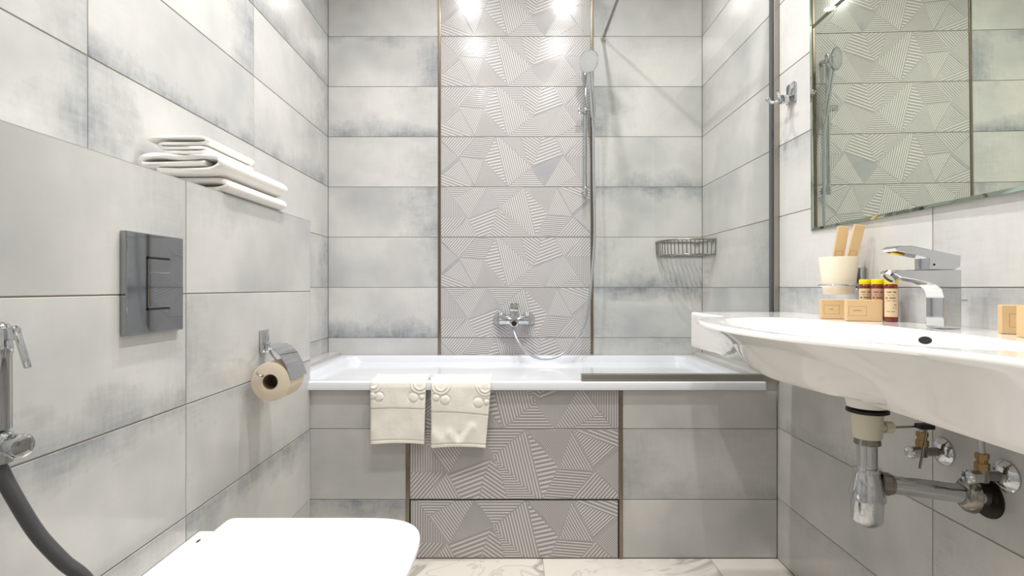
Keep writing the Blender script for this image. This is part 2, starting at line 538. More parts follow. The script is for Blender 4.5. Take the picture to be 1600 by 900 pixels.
# back wall: three columns, relief tiles in the middle.  wear = (left, right, bottom, top)
T0, T1 = -0.3635, 0.4005     # centres of the two metal trims
leftw = {2: (0, .1, 0, 0), 3: (0, .3, .9, .1), 4: (.15, .6, .1, .1), 5: (.1, .8, 0, .45), 6: (.2, .45, .1, .3), 7: (0, .45, .85, 0), 8: (.25, .75, .1, .7), 9: (.1, .3, .1, 0), 10: (.2, .2, .3, .3), 11: (0, 0, .3, 0)}
rightw = {2: (.2, 0, 0, .55), 3: (.5, .1, .1, .9), 4: (.45, .1, .9, 0), 5: (.35, .1, 0, .9), 6: (.3, 0, .75, .1), 7: (.65, .2, .1, 0), 8: (.25, 0, 0, .35), 9: (.6, 0, .2, .1), 10: (.2, .2, .3, .3), 11: (0, 0, .3, 0)}
kinds = {2: 'Pt', 3: 'Qb', 4: 'Pb', 5: 'Qb', 6: 'Pb', 7: 'Pb', 8: 'Pb', 9: 'Pb', 10: 'Qb', 11: 'Qt'}
decow = {2: (.4, .3, 0, .3), 3: (.55, .3, .3, .2), 4: (.8, .5, .3, .6), 5: (.3, .7, 0, .2), 6: (.7, .4, .5, .7), 7: (.1, .4, 0, .1), 8: (.2, .4, .1, .3), 9: (.2, .3, .5, .1), 10: (.2, .2, .3, .3), 11: (0, 0, .3, 0)}
tl = []
for i, lo, hi in rows(0.0, CEIL):
    tl.append((0, T0 - .006 - XL, lo, hi, leftw.get(i, rwear()), 'p', rseed()))
    tl.append((T0 + .006 - XL, T1 - .006 - XL, lo, hi, decow.get(i, rwear()), kinds.get(i, 'p') if hi > .65 else 'p', rseed()))
    tl.append((T1 + .006 - XL, XR - XL, lo, hi, rightw.get(i, rwear()), 'p', rseed()))
struct(tiled('wall_back', (XL, YB, 0), (1, 0, 0), (0, 0, 1), (0, -1, 0), tl, [(0, XR - XL, 0, CEIL)]))
for k, x in enumerate((T0, T1)):
    bm = B(); box(bm, (x - .006, YB - .004, .6), (x + .006, YB + .002, CEIL), .0012)
    struct(obj('trim_%d' % (k + 1), bm, 'trim'))

# left wall (above and behind the boxed-out part)
yj = [YF, -0.338, 0.414, 1.166, 1.918, YB]
lw = {(3, 5): (.0, .15, .1, .3), (3, 6): (.2, .75, .15, .2), (3, 7): (.1, .6, .5, .0), (3, 8): (.0, .8, .4, .1), (3, 9): (.0, .7, .3, .0),
      (4, 3): (0, .5, .2, .1), (4, 4): (.1, .75, .1, .3), (4, 5): (.0, .35, .0, .1), (4, 6): (.0, .5, .75, .0), (4, 7): (.1, .75, .2, 0), (4, 8): (.1, .5, .7, .1), (4, 9): (.3, .6, .7, .3),
      (2, 5): (.85, .1, .0, .25), (2, 6): (.1, .55, .85, .0), (2, 7): (.1, .75, .2, .0), (2, 8): (.1, .8, .1, .1), (2, 9): (.2, .3, .4, .1),
      (1, 5): (.1, .75, .1, .1), (1, 6): (.1, .6, .1, .4), (1, 7): (.1, .75, .1, .1)}
# columns: 1 = 0.414..1.166, 2 = 1.166..1.918, 3 = 1.918..back
remap = {(2, r): v for (c, r), v in lw.items() if c == 2}
tl = []
for i, lo, hi in rows(0.0, CEIL):
    for c, (a, b) in enumerate(zip(yj, yj[1:])):
        if c == 4: w = lw.get((4, i), rwear())
        elif c == 3: w = lw.get((2, i), rwear())
        elif c == 2: w = lw.get((1, i), rwear())
        else: w = rwear()
        tl.append((a - YF, b - YF, lo, hi, w, 'p', rseed()))
struct(tiled('wall_left', (XL, YF, 0), (0, 1, 0), (0, 0, 1), (1, 0, 0), tl, [(0, YB - YF, 0, CEIL)]))

# boxed-out lower part of the left wall (cistern casing)
ZB = [-0.03, 0.214, 0.4646, 0.7125, 0.9585, ZBOX]
YBE = YP - .0005
yb = [YF, -0.31, 0.44, 1.192, YBE]
bw = {(3, 4): (.1, .35, .1, .6), (3, 3): (.5, .3, .05, .05), (3, 2): (.3, .15, .35, .6), (3, 1): (.3, .1, .0, .75), (3, 0): (.2, .2, .3, .2),
      (2, 4): (.0, .45, .0, .0), (2, 3): (.2, .45, .75, .0), (2, 2): (.4, .1, .1, .85), (2, 1): (.0, .2, .1, .6), (2, 0): (.1, .4, .3, .2)}
tl = []
for i, lo, hi in rows(0.0, ZBOX, ZB):
    for c, (a, b) in enumerate(zip(yb, yb[1:])):
        tl.append((a - YF, b - YF, lo, hi, bw.get((c, i), rwear()), 'p', rseed()))
struct(tiled('wall_partition', (XBOX, YF, 0), (0, 1, 0), (0, 0, 1), (1, 0, 0), tl, [(0, YBE - YF, 0, ZBOX)]))
tl = [(a - YF, b - YF, 0, XBOX - XL, (0, .1, 0, 0), 'p', rseed()) for a, b in zip(yb, yb[1:])]
struct(tiled('trim_3', (XL, YF, ZBOX), (0, 1, 0), (1, 0, 0), (0, 0, 1), tl, [(0, YBE - YF, 0, XBOX - XL)]))
tl = [(0, XBOX - XL, lo, hi, rwear(), 'p', rseed()) for i, lo, hi in rows(0.645, ZBOX, ZB)]
struct(tiled('trim_4', (XL, YBE, 0), (1, 0, 0), (0, 0, 1), (0, 1, 0), tl, [(0, XBOX - XL, .645, ZBOX)]))

# right wall
yr = [YB, 1.967, 1.217, 0.465, -0.287, YF]
rw = {(0, 2): (.2, .1, .0, .4), (0, 3): (.1, .2, .1, .2), (0, 4): (.15, .6, .0, .2), (0, 5): (.4, .15, .0, .1), (0, 6): (.1, .3, .1, .2), (0, 7): (.45, .45, .2, .3), (0, 8): (.0, .2, .1, .1), (0, 9): (.5, .2, .1, .6),
      (1, 3): (.5, .0, .0, .75), (1, 4): (.25, .1, .3, .1), (1, 5): (.2, .1, .2, .55), (1, 6): (.0, .1, .1, .1), (1, 7): (.3, .1, .1, .2), (1, 8): (.25, .1, .5, .1), (1, 2): (.3, .2, .5, .2), (1, 1): (.1, .3, .0, .2), (1, 0): (.0, .2, .3, .4),
      (2, 3): (.5, .3, .2, .6), (2, 4): (.35, .2, .1, .4), (2, 5): (.3, .1, .1, .1), (2, 2): (.2, .2, .3, .2)}
tl = []
for i, lo, hi in rows(0.0, CEIL):
    for c, (a, b) in enumerate(zip(yr, yr[1:])):
        tl.append((YB - a, YB - b, lo - 0, hi, rw.get((c, i), rwear()), 'p', rseed()))
struct(tiled('wall_right', (XR, YB, 0), (0, -1, 0), (0, 0, 1), (-1, 0, 0), tl, [(0, YB - YF, 0, CEIL)]))

# wall behind the camera with its door
tl = []
for i, lo, hi in rows(0.0, CEIL):
    for a, b in zip([0, .22, .62], [.22, .62, XR - XL]):
        if a < .3 or hi > 2.1:
            pass
    if lo >= 1.97:
        for a, b in ((0, .62), (.62, 1.37), (1.37, XR - XL)): tl.append((a, b, lo, hi, rwear(), 'p', rseed()))
    else:
        tl.append((0, .45, lo, hi, rwear(), 'p', rseed())); tl.append((1.35, XR - XL, lo, hi, rwear(), 'p', rseed()))
struct(tiled('wall_front', (XL, YF, 0), (1, 0, 0), (0, 0, 1), (0, 1, 0), tl, [(0, XR - XL, 0, CEIL)]))
d = root('door_1', 'pale painted door behind the camera', 'door', (-.02, YF + .03, 0))
del d['category']; del d['label']; struct(d)
bm = B(); box(bm, (-.40, YF + .004, .01), (.36, YF + .045, 1.93), .003)
for z0, z1 in ((.15, .9), (1.0, 1.8)): box(bm, (-.28, YF + .04, z0), (.24, YF + .052, z1), .006)
struct(obj('door_leaf', bm, 'door', d))
bm = B()
for x0, x1 in ((-.47, -.40), (.36, .43)): box(bm, (x0, YF + .002, 0), (x1, YF + .06, 1.96), .004)
box(bm, (-.47, YF + .002, 1.93), (.43, YF + .06, 2.0), .004); struct(obj('door_frame', bm, 'door', d))
bm = B(); cyl(bm, (.30, YF + .045, 1.0), (.30, YF + .09, 1.0), .012); cyl(bm, (.305, YF + .085, 1.0), (.19, YF + .085, 1.0), .009)
struct(obj('door_handle', bm, 'chrome', d, smooth=40))

# ------------------------------------------------------------------ ceiling lamps
def downlight(x, y):
    t = root('downlight', 'round white recessed spotlight in the ceiling %s, %s one of the row' % ({0.09: 'near the door', 1.11: 'above toilet and washbasin', 1.75: 'beside the bath'}[y], 'left' if x < 0 else 'right'), 'ceiling light', (x, y, CEIL), 'recessed ceiling spotlights')
    bm = B(); lathe(bm, (x, y, CEIL), (0, 0, -1), [(0, .052), (.004, .052), (.006, .046), (.006, .038), (-.002, .036)], 32, cap0=False, cap1=False)
    obj('trim_ring', bm, 'paint', t, smooth=40)
    bm = B(); lathe(bm, (x, y, CEIL), (0, 0, -1), [(0.0005, .036), (.002, .035)], 32); obj('lamp_lens', bm, 'lens', t)
    L = bpy.data.lights.new('downlight_lamp', 'AREA'); L.shape = 'DISK'; L.size = .075; L.energy = LAMP_ROWS[y]; L.color = (1.0, .987, .966); L.spread = math.radians(LAMP_SPREAD)
    lo = bpy.data.objects.new('downlight_lamp', L); COL.objects.link(lo); lo.parent = t; lo.location = (0, 0, -.008)
for x, y in LAMP_SPOTS: downlight(x, y)

# ------------------------------------------------------------------ bath panel, bath, screen
bp = root('bath_panel', 'tiled front panel of the bathtub with ribbed relief tiles in the middle', 'bath panel', (0, YP, 0))
PT0, PT1 = -0.373, 0.3895
prow = [(0, .003, .212), (1, .212, .4656), (2, .4656, .604)]
pwear = {0: ((.0, .3, .0, .9), (.3, .2, 0, .1), (.0, .1, 0, .0)), 1: ((.1, .3, .35, .0), (.5, .4, .0, .3), (.55, .3, .5, .35)), 2: ((.1, .2, .1, .1), (.0, .5, 0, .4), (.0, .1, .1, .0))}
tl = []
for i, lo, hi in prow:
    w = pwear[i]
    tl.append((-.04, PT0 - .006 - XBOX, lo, hi, w[0], 'p', rseed()))
    tl.append((PT0 + .006 - XBOX, PT1 - .006 - XBOX, lo, hi, w[1], {0: 'Qt', 1: 'Qb', 2: 'Pb'}[i], rseed()))
    tl.append((PT1 + .006 - XBOX, XR - XBOX - .002, lo, hi, w[2], 'p', rseed()))
tiled('tiled_front', (XBOX, YP, 0), (1, 0, 0), (0, 0, 1), (0, -1, 0), tl, [(-.04, XR - XBOX - .002, 0.001, .604)], bp)
for x in (PT0, PT1):
    bm = B(); box(bm, (x - .006, YP - .004, .002), (x + .006, YP + .003, .603), .0012); obj('metal_trim', bm, 'trim', bp)
bm = B()
for z in (.2125,): box(bm, (PT0 + .008, YP - .0012, z - .0022), (PT1 - .008, YP + .001, z + .0022))
for x in (PT0 + .0085, PT1 - .0085): box(bm, (x - .0022, YP - .0012, .004), (x + .0022, YP + .001, .212))
obj('hatch_gap', bm, 'black', bp, label='black gap around the lower relief tile')

BX0, BX1, BY0, BY1 = -0.858, 0.905, 1.906, 2.687
def bath():
    bm = B(); R = []
    def ring(x0, x1, y0, y1, r, z): R.append([(x, y, z) for x, y in rrect(x0, x1, y0, y1, r, 8)])
    ring(BX0 + .02, BX1 - .02, BY0 + .022, BY1 - .02, .01, .608)
    ring(BX0 + .001, BX1 - .001, BY0 + .002, BY1 - .001, .008, .607)
    ring(BX0, BX1, BY0, BY1, .008, .609)
    ring(BX0, BX1, BY0, BY1, .008, RIM - .005)
    ring(BX0 + .0015, BX1 - .0015, BY0 + .0015, BY1 - .0015, .008, RIM - .0015)
    ring(BX0 + .005, BX1 - .005, BY0 + .005, BY1 - .005, .008, RIM)
    ring(BX0 + .055, BX1 - .06, BY0 + .055, BY1 - .055, .05, RIM - .001)
    ring(BX0 + .060, BX1 - .065, BY0 + .060, BY1 - .060, .05, RIM - .003)
    ring(BX0 + .066, BX1 - .070, BY0 + .064, BY1 - .064, .05, RIM - .012)
    ring(BX0 + .15, BX1 - .090, BY0 + .080, BY1 - .080, .06, RIM - .12)
    ring(BX0 + .30, BX1 - .13, BY0 + .100, BY1 - .100, .08, RIM - .30)
    ring(BX0 + .36, BX1 - .17, BY0 + .125, BY1 - .125, .09, RIM - .39)
    ring(BX0 + .44, BX1 - .23, BY0 + .17, BY1 - .17, .09, RIM - .42)
    rings(bm, R, True, True)
    # feet carrying the tub on the floor
    for x in (-.35, .55):
        for y in (2.15, 2.45): cyl(bm, (x, y, 0.0), (x, y, RIM - .415), .015, 12)
    bmesh.ops.recalc_face_normals(bm, faces=bm.faces)
    return bm
t = root('bathtub', 'long white built-in bathtub against the back wall', 'bathtub', (0, 2.3, 0))
obj('tub_shell', bath(), 'acrylic', t, smooth=35)
bm = B(); lathe(bm, (.50, BY1 - .083, RIM - .11), (0, -1, -.12), [(0, .03), (.006, .03), (.009, .026), (.01, 0)], 28)
obj('overflow_cover', bm, 'chrome', t, smooth=40)
bm = B(); lathe(bm, (.48, 2.30, RIM - .4195), (0, 0, 1), [(0, .033), (.003, .033), (.004, .028), (.0045, 0)], 28)
obj('drain', bm, 'chrome', t, smooth=40)

# tiled strips filling the gap at both ends of the tub
tl = [(0, YB - YP, 0, BX0 - XL, (0, 0, 0, 0), 'p', rseed())]
struct(tiled('trim_5', (XL, YP, .648), (0, 1, 0), (1, 0, 0), (0, 0, 1), tl, [(0, YB - YP, 0, BX0 - XL)]))
bm = B(); box(bm, (XL, YP + .002, .56), (BX0 - .0005, YB - .002, .6462)); struct(obj('trim_6', bm, 'tile_side'))
tl = [(0, YB - YP, 0, XR - BX1, (0, 0, 0, 0), 'p', rseed())]
struct(tiled('trim_7', (BX1, YP, .648), (0, 1, 0), (1, 0, 0), (0, 0, 1), tl, [(0, YB - YP, 0, XR - BX1)]))
bm = B(); box(bm, (BX1 + .0005, YP + .002, .56), (XR, YB - .002, .6462)); struct(obj('trim_8', bm, 'tile_side'))
bm = B(); box(bm, (XR - .045, YP + .001, .585), (XR - .001, YP + .02, .646), .002); struct(obj('trim_9', bm, 'tile_side'))

s = root('shower_screen', 'clear glass screen in a grey metal frame standing on the bath edge', 'shower screen', (.59, 1.928, RIM))
SX0 = .2477
bm = B(); box(bm, (SX0 + .003, 1.925, .655), (.928, 1.931, 2.235)); obj('glass_pane', bm, 'glass', s, label='clear faintly green glass')
bm = B(); box(bm, (SX0, 1.916, RIM + .0005), (.951, 1.940, .6625), .002); box(bm, (SX0, 1.913, RIM + .0005), (.951, 1.918, .644), .001)
obj('bottom_rail', bm, 'alu', s)
bm = B(); box(bm, (.932, 1.912, RIM + .0005), (.9505, 1.942, 2.24), .0015); obj('wall_profile', bm, 'alu', s)
bm = B(); box(bm, (.9255, 1.9195, .663), (.9325, 1.9365, 2.24), .001); obj('seal_strip', bm, 'alu_dark', s)
bar = B(); cyl(bar, (.456, 1.915, 2.216), (.456, 2.686, 2.216), .0075); br = obj('support_bar', bar, 'chrome_dull', s, smooth=40)
bm = B(); cyl(bm, (.456, 2.672, 2.216), (.456, 2.689, 2.216), .013, bev=.002); cyl(bm, (.456, 2.655, 2.216), (.456, 2.674, 2.216), .0095)
obj('wall_flange', bm, 'chrome', br, smooth=40)
bm = B(); box(bm, (.444, 1.912, 2.20), (.468, 1.944, 2.232), .003); obj('glass_clamp', bm, 'chrome', br)

# ------------------------------------------------------------------ hand towels over the bath edge
def hang_towel(x0, x1, zb, skew, motif, seam, seed, wob):
    """cloth running out of the tub, over the rim and down the front; motif = embossed discs and rings (x, z, r, kind)"""
    path = [(2.035, .575), (2.005, .61), (1.985, .640), (1.965, RIM + .011), (1.93, RIM + .012), (1.912, RIM + .010), (1.898, RIM + .002), (1.893, .620)]
    P = [Vector((p[0], 0, p[1])) for p in path]
    P = [p for p in catmull(P, 5)]
    z = P[-1].z; n = 90
    for i in range(1, n + 1): P.append(Vector((1.893 - .001 * math.sin(i / n * PI), 0, z + (zb - z) * i / n)))
    nx = 76
    rows_ = []
    for j, p in enumerate(P):
        d = (P[min(j + 1, len(P) - 1)] - P[max(j - 1, 0)]).normalized()
        nrm = Vector((d.z, 0, -d.x))
        if nrm.dot(Vector((-1, 0, .6))) < 0: nrm = -nrm
        row = []
        tt = max(0, (RIM - p.z) / (RIM - zb)) if p.x < 1.9 else 0
        for i in range(nx + 1):
            f = i / nx
            x = x0 + (x1 - x0) * f + skew(f) * tt
            zz = p.z; h = 0
            if p.x < 1.9:
                for mx, mz, mr, kd in motif:
                    dd = math.hypot(x - mx, zz - mz)
                    if kd == 'disc': h += .0030 * max(0, 1 - (dd / mr) ** 4) - .0022 * math.exp(-((dd - mr * 1.12) / .0018) ** 2)
                    else: h += (.0026 * math.exp(-((dd - mr) / .0028) ** 2) - .0015 * math.exp(-((dd - mr - .005) / .0018) ** 2)) if zz < mz + .004 else 0
                sz = seam(f)
                h -= .0032 * math.exp(-((zz - sz) / .0016) ** 2)
                h += .0018 / (1 + math.exp((zz - sz) / -.002))
                h -= .0028 * math.exp(-((zz - zb - .012) / .0014) ** 2)
                h += wob(f, tt) + .0022 * mnoise.noise(Vector((x * 22, seed, zz * 16)))
            edge = min(f, 1 - f) * (x1 - x0)
            h -= .004 * math.exp(-edge / .004)
            zdrop = (-.006 * (f - .5) ** 2 * 4 + .003) * tt
            row.append((Vector((x, p.x, zz)) + Vector((0, nrm.x, nrm.z)) * h + Vector((0, 0, zdrop)), Vector((0, nrm.x, nrm.z))))
        rows_.append(row)
    bm = B(); T = .0095
    loops = []
    for row in rows_:
        front = [v for v, n_ in row]; back = [v - n_ * T for v, n_ in reversed(row)]
        loops.append(front + back)
    rings(bm, loops)
    bmesh.ops.recalc_face_normals(bm, faces=bm.faces)
    return bm
def pz(y, p=444): return CAMZ - (y - 449) / p
def px(x, p=444): return (x - 800) / p
m1 = [(px(592.4), pz(620), .0155, 'disc'), (px(581.5), pz(618), .0135, 'disc'), (px(646), pz(621), .0165, 'disc'), (px(659), pz(620), .0095, 'disc'),
      (px(583), pz(598), .030, 'ring'), (px(583), pz(598), .020, 'ring'), (px(656), pz(599), .033, 'ring'), (px(656), pz(599), .022, 'ring')]
o = obj('hand_towel', hang_towel(px(578.5), px(665), pz(693.5), lambda f: -.006 * f, m1, lambda f: pz(638.5) - .004 * (f - .4) ** 2, 3.1,
        lambda f, t: .003 * t * t * math.sin(f * 3 + .5)), 'mat_towel', smooth=0, loc=(px(621), 1.893, pz(693.5)))
tag(o, 'cream terry towel with embossed circles over the bath edge, left of the pair', 'towel', 'towels hanging over the bath edge')
m2 = [(px(695.5), pz(625), .0165, 'disc'), (px(681.5), pz(621), .0125, 'disc'), (px(747.5), pz(629), .017, 'disc'), (px(760), pz(628), .010, 'disc'),
      (px(689), pz(601), .032, 'ring'), (px(689), pz(601), .021, 'ring'), (px(758), pz(604), .030, 'ring'), (px(758), pz(604), .020, 'ring')]
def wob2(f, t):
    def crease(f0, t0, f1, t1, w, a):
        dx, dy = f1 - f0, t1 - t0; k = max(0, min(1, ((f - f0) * dx + (t - t0) * dy) / (dx * dx + dy * dy)))
        d = math.hypot(f - f0 - dx * k, t - t0 - dy * k)
        return a * math.exp(-(d / w) ** 2)
    return crease(.34, .80, .46, .93, .07, .0032) + crease(.72, .70, .56, .93, .07, .0042) + crease(.04, .78, .16, .90, .09, .004) - crease(.50, .80, .50, .90, .04, .003) + .002 * t
o = obj('hand_towel', hang_towel(px(673.5), px(767.5), pz(699), lambda f: -.020 * f, m2, lambda f: pz(643) - .012 * f, 8.7, wob2), 'mat_towel', smooth=0, loc=(px(720), 1.893, pz(699)))
tag(o, 'cream terry towel with embossed circles over the bath edge, right of the pair', 'towel', 'towels hanging over the bath edge')

# ------------------------------------------------------------------ folded towels on the ledge
def fold_towel(path, T, y0, y1, seed, sag=.003):
    """a folded sheet: the path is the centre line of the cloth in X-Z seen from its end, swept along Y"""
    P = catmull([Vector((a, 0, b)) for a, b in path], 7)
    n = 46; loops = []
    outline_n = len(P)
    for j in range(n + 1):
        f = j / n; y = y0 + (y1 - y0) * f
        e = min(f, 1 - f) * (y1 - y0)
        tk = T * (1 - .35 * math.exp(-e / .006))
        A, C = [], []
        for i, p in enumerate(P):
            d = (P[min(i + 1, outline_n - 1)] - P[max(i - 1, 0)]).normalized()
            nn = Vector((-d.z, 0, d.x))
            w = sag * mnoise.noise(Vector((p.x * 9, y * 7, seed + p.z * 12)))
            yy = y + .006 * mnoise.noise(Vector((p.x * 12, seed, p.z * 30)))
            c = Vector((p.x + .35 * w, yy, p.z + w * min(1, 0.4)))
            A.append(c + nn * tk / 2); C.append(c - nn * tk / 2)
        loops.append(A + list(reversed(C)))
    bm = B(); rings(bm, loops)
    bmesh.ops.recalc_face_normals(bm, faces=bm.faces)
    return bm
ZL = ZBOX + .001
pathA = [(-.88, ZL + .007), (-.80, ZL + .007), (-.735, ZL + .008), (-.716, ZL + .018), (-.735, ZL + .030), (-.80, ZL + .031), (-.86, ZL + .030)]
o = obj('folded_towel', fold_towel(pathA, .0155, 1.345, 1.695, 1.0), 'towel', smooth=0, loc=(-.81, 1.5, ZL))
tag(o, 'folded white towel lying flat on the tiled ledge, bottom of the stack', 'towel', 'folded towels on the ledge')
b0 = ZL + .0385
pathB = [(-.86, b0 + .009), (-.80, b0 + .008), (-.740, b0 + .010), (-.716, b0 + .020), (-.713, b0 + .034), (-.735, b0 + .044), (-.80, b0 + .040), (-.86, b0 + .045), (-.893, b0 + .040), (-.902, b0 + .026), (-.882, b0 + .022), (-.84, b0 + .0235), (-.775, b0 + .0255), (-.748, b0 + .027)]
o = obj('folded_towel', fold_towel(pathB, .0140, 1.305, 1.690, 4.0), 'towel', smooth=0, loc=(-.81, 1.5, b0))
tag(o, 'thick folded white towel in the middle of the stack on the ledge', 'towel', 'folded towels on the ledge')
c0 = b0 + .052
pathC = [(-.86, c0 + .005), (-.80, c0 + .005), (-.765, c0 + .0055), (-.752, c0 + .0105), (-.765, c0 + .016), (-.81, c0 + .0155), (-.855, c0 + .0155), (-.870, c0 + .0205), (-.855, c0 + .0255), (-.81, c0 + .0255), (-.765, c0 + .0265), (-.750, c0 + .0330), (-.764, c0 + .0405), (-.80, c0 + .042), (-.86, c0 + .0425), (-.887, c0 + .0385), (-.895, c0 + .0335)]
o = obj('folded_towel', fold_towel(pathC, .0094, 1.325, 1.560, 9.0, .002), 'towel', smooth=0, loc=(-.82, 1.45, c0))
tag(o, 'smaller folded white towel on top of the stack on the ledge', 'towel', 'folded towels on the ledge')

# ------------------------------------------------------------------ flush plate
f = root('flush_plate', 'square chrome flush plate set in the tiled casing above the toilet', 'flush plate', (XBOX, 1.076, .98))
FY0, FY1, FZ0, FZ1 = .990, 1.162, .8815, 1.078
bm = B(); box(bm, (XBOX - .001, FY0, FZ0), (XBOX + .0125, FY1, FZ1), .0025, 3); obj('plate', bm, 'chrome_plate', f, smooth=60, wn=True)
def rodbox(bm, y0, y1, z0, z1, x=XBOX + .0126): box(bm, (x - .002, y0, z0), (x + .0006, y1, z1))
bm = B(); rodbox(bm, 1.0448, 1.0488, .9275, 1.0325); rodbox(bm, 1.0448, 1.115, 1.0282, 1.0325); rodbox(bm, 1.0448, 1.115, .9275, .9320)
obj('button_gap', bm, 'black', f, label='black slot framing the buttons')
bm = B(); box(bm, (XBOX + .011, 1.049, 1.0015), (XBOX + .0137, 1.116, 1.0275), .0008); obj('small_button', bm, 'chrome_plate', f)
bm = B(); box(bm, (XBOX + .011, 1.049, .933), (XBOX + .0137, 1.116, .9995), .0008); obj('large_button', bm, 'chrome_plate', f)

# ------------------------------------------------------------------ toilet paper holder and roll
RX, RZ = -.653, .717
h = root('toilet_paper_holder', 'chrome toilet paper holder with curved cover fixed on the left tiled wall', 'paper holder', (XBOX, 1.53, .80))
bm = B(); box(bm, (XBOX + .0005, 1.535, .784), (XBOX + .012, 1.575, .850), .002); box(bm, (XBOX + .008, 1.545, .79), (XBOX + .022, 1.568, .812), .002)
obj('wall_plate', bm, 'chrome', h, smooth=30)
P = catmull([Vector(p) for p in ((-.703, 0, .808), (-.672, 0, .812), (-.642, 0, .803), (-.615, 0, .770), (-.597, 0, .722))], 6)
bm = B(); L = []
for i, p in enumerate(P):
    f_ = i / (len(P) - 1); d_ = (P[min(i + 1, len(P) - 1)] - P[max(i - 1, 0)]).normalized(); nn = Vector((-d_.z, 0, d_.x)) * .0012
    ya = 1.535 - (1.535 - 1.452) * min(1, f_ * 2.2); yb2 = 1.562
    L.append([(p.x + nn.x, ya, p.z + nn.z), (p.x + nn.x, yb2, p.z + nn.z), (p.x - nn.x, yb2, p.z - nn.z), (p.x - nn.x, ya, p.z - nn.z)])
rings(bm, L); bmesh.ops.recalc_face_normals(bm, faces=bm.faces); obj('cover_flap', bm, 'chrome', h, smooth=30)
bm = B(); tube(bm, [(-.705, 1.556, .800), (-.698, 1.566, .775), (-.672, 1.567, .742), (-.672, 1.56, .7345), (-.672, 1.45, .7345), (-.676, 1.438, .7365), (-.684, 1.437, .745)], .0032, 10, 6)
obj('roll_rod', bm, 'chrome', h, smooth=60)
bm = B(); lathe(bm, (RX, 1.452, RZ), (0, 1, 0), [(0, .0205), (0, .051), (.001, .0525), (.098, .0525), (.099, .051), (.099, .0205)], 48, cap0=False, cap1=False)
r_ = root('toilet_paper_roll', 'beige roll of toilet paper on the chrome holder', 'toilet paper', (RX, 1.5, RZ))
obj('tissue', bm, 'paper', r_, smooth=40)
bm = B(); lathe(bm, (RX, 1.452, RZ), (0, 1, 0), [(0.0, .0206), (.099, .0206), (.099, .0195), (0.0, .0195), (0.0, .0206)], 36, cap0=False, cap1=False)
obj('cardboard_core', bm, 'tube', r_, smooth=40, label='brown cardboard core')

# ------------------------------------------------------------------ toilet
tr = root('toilet', 'white wall-hung toilet with its flat lid closed', 'toilet', (XBOX, 1.073, 0))
YC = 1.073
def dshape(xb, xf, hw, n=3.0, a=.20, y=YC, rb=.015):
    """flat at the wall end, rounded at the front"""
    pts = []
    for i in range(33):
        th = -PI / 2 + PI * i / 32
        c, s_ = math.cos(th), math.sin(th)
        pts.append((xf - a + a * abs(c) ** (2 / n) * (1 if c >= 0 else -1), y + hw * abs(s_) ** (2 / n) * (1 if s_ >= 0 else -1)))
    for i in range(1, 9): pts.append((xf - a + (xb + rb - xf + a) * i / 9, y + hw))
    for i in range(5):
        q = PI / 2 * i / 4; pts.append((xb + rb - rb * math.sin(q), y + hw - rb + rb * math.cos(q)))
    for i in range(5):
        q = PI / 2 * i / 4; pts.append((xb + rb - rb * math.cos(q), y - hw + rb - rb * math.sin(q)))
    for i in range(1, 9): pts.append((xb + rb + (xf - a - xb - rb) * i / 9, y - hw))
    return pts
XB_ = XBOX + .0015
bm = B()
secs = [(.075, -.50, .10, .10), (.09, -.47, .12, .12), (.16, -.40, .135, .14), (.26, -.285, .155, .17), (.34, -.232, .165, .19), (.39, -.215, .170, .20), (.406, -.212, .171, .20), (.410, -.216, .167, .20)]
rings(bm, [[(x, y, z) for x, y in dshape(XB_, xf, hw, 2.6, a, rb=.005)] for z, xf, hw, a in secs])
bmesh.ops.recalc_face_normals(bm, faces=bm.faces)
bowl = obj('bowl', bm, 'ceramic', tr, smooth=40)
bm = B(); box(bm, (-.698, 1.185, .4100), (-.693, 1.199, .4106)); obj('logo_mark', bm, 'ink', bowl, label='small dark oblong mark')
bm = B(); zs = [(.4125, .004), (.4155, .0), (.4215, .0), (.4245, .004)]
rings(bm, [[(x, y, z) for x, y in dshape(-.640 + e, -.1985 - e, .170 - e, 3.0, .17)] for z, e in zs]); bmesh.ops.recalc_face_normals(bm, faces=bm.faces)
obj('seat', bm, 'lid', tr, smooth=40)
bm = B(); zs = [(.4265, .005), (.429, .0), (.4365, .0), (.4395, .003), (.4405, .008), (.4408, .03)]
rings(bm, [[(x, y, z) for x, y in dshape(-.655 + e, -.1925 - e, .173 - e, 3.2, .16)] for z, e in zs]); bmesh.ops.recalc_face_normals(bm, faces=bm.faces)
obj('lid', bm, 'lid', tr, smooth=50, wn=True)
bm = B()
for yy in (YC - .075, YC + .075): cyl(bm, (-.652, yy - .018, .423), (-.652, yy + .018, .423), .0085, 16)
obj('hinge', bm, 'chrome', tr, smooth=40)

# ------------------------------------------------------------------ bidet sprayer
b = root('bidet_sprayer', 'chrome hand sprayer on a bracket with dark grey hose at the left edge', 'bidet sprayer', (XBOX, .70, .76))
HX, HY = -.672, .70
bm = B(); lathe(bm, (HX, HY, .785), (0, 0, 1), [(0, .0125), (.003, .0165), (.10, .0165), (.102, .0175), (.112, .0175), (.114, .0168), (.132, .0165), (.139, .0135), (.1425, .007)], 32)
hs = obj('handset', bm, 'chrome', b, smooth=40)
bm = B(); box(bm, (-.658, HY - .005, .904), (-.642, HY + .005, .920), .002)
t_ = Matrix.Rotation(math.radians(-17), 3, 'Y'); box(bm, (-.6405, HY - .005, .866), (-.6365, HY + .005, .924), .0015, rot=t_)
obj('trigger', bm, 'chrome', hs, smooth=30)
bm = B(); lathe(bm, (HX, HY, .742), (0, 0, 1), [(0, .0125), (.002, .0175), (.034, .0190), (.040, .017), (.043, .0125)], 32)
cyl(bm, (-.662, HY + .006, .766), (-.637, HY + .001, .766), .0155, bev=.0015)
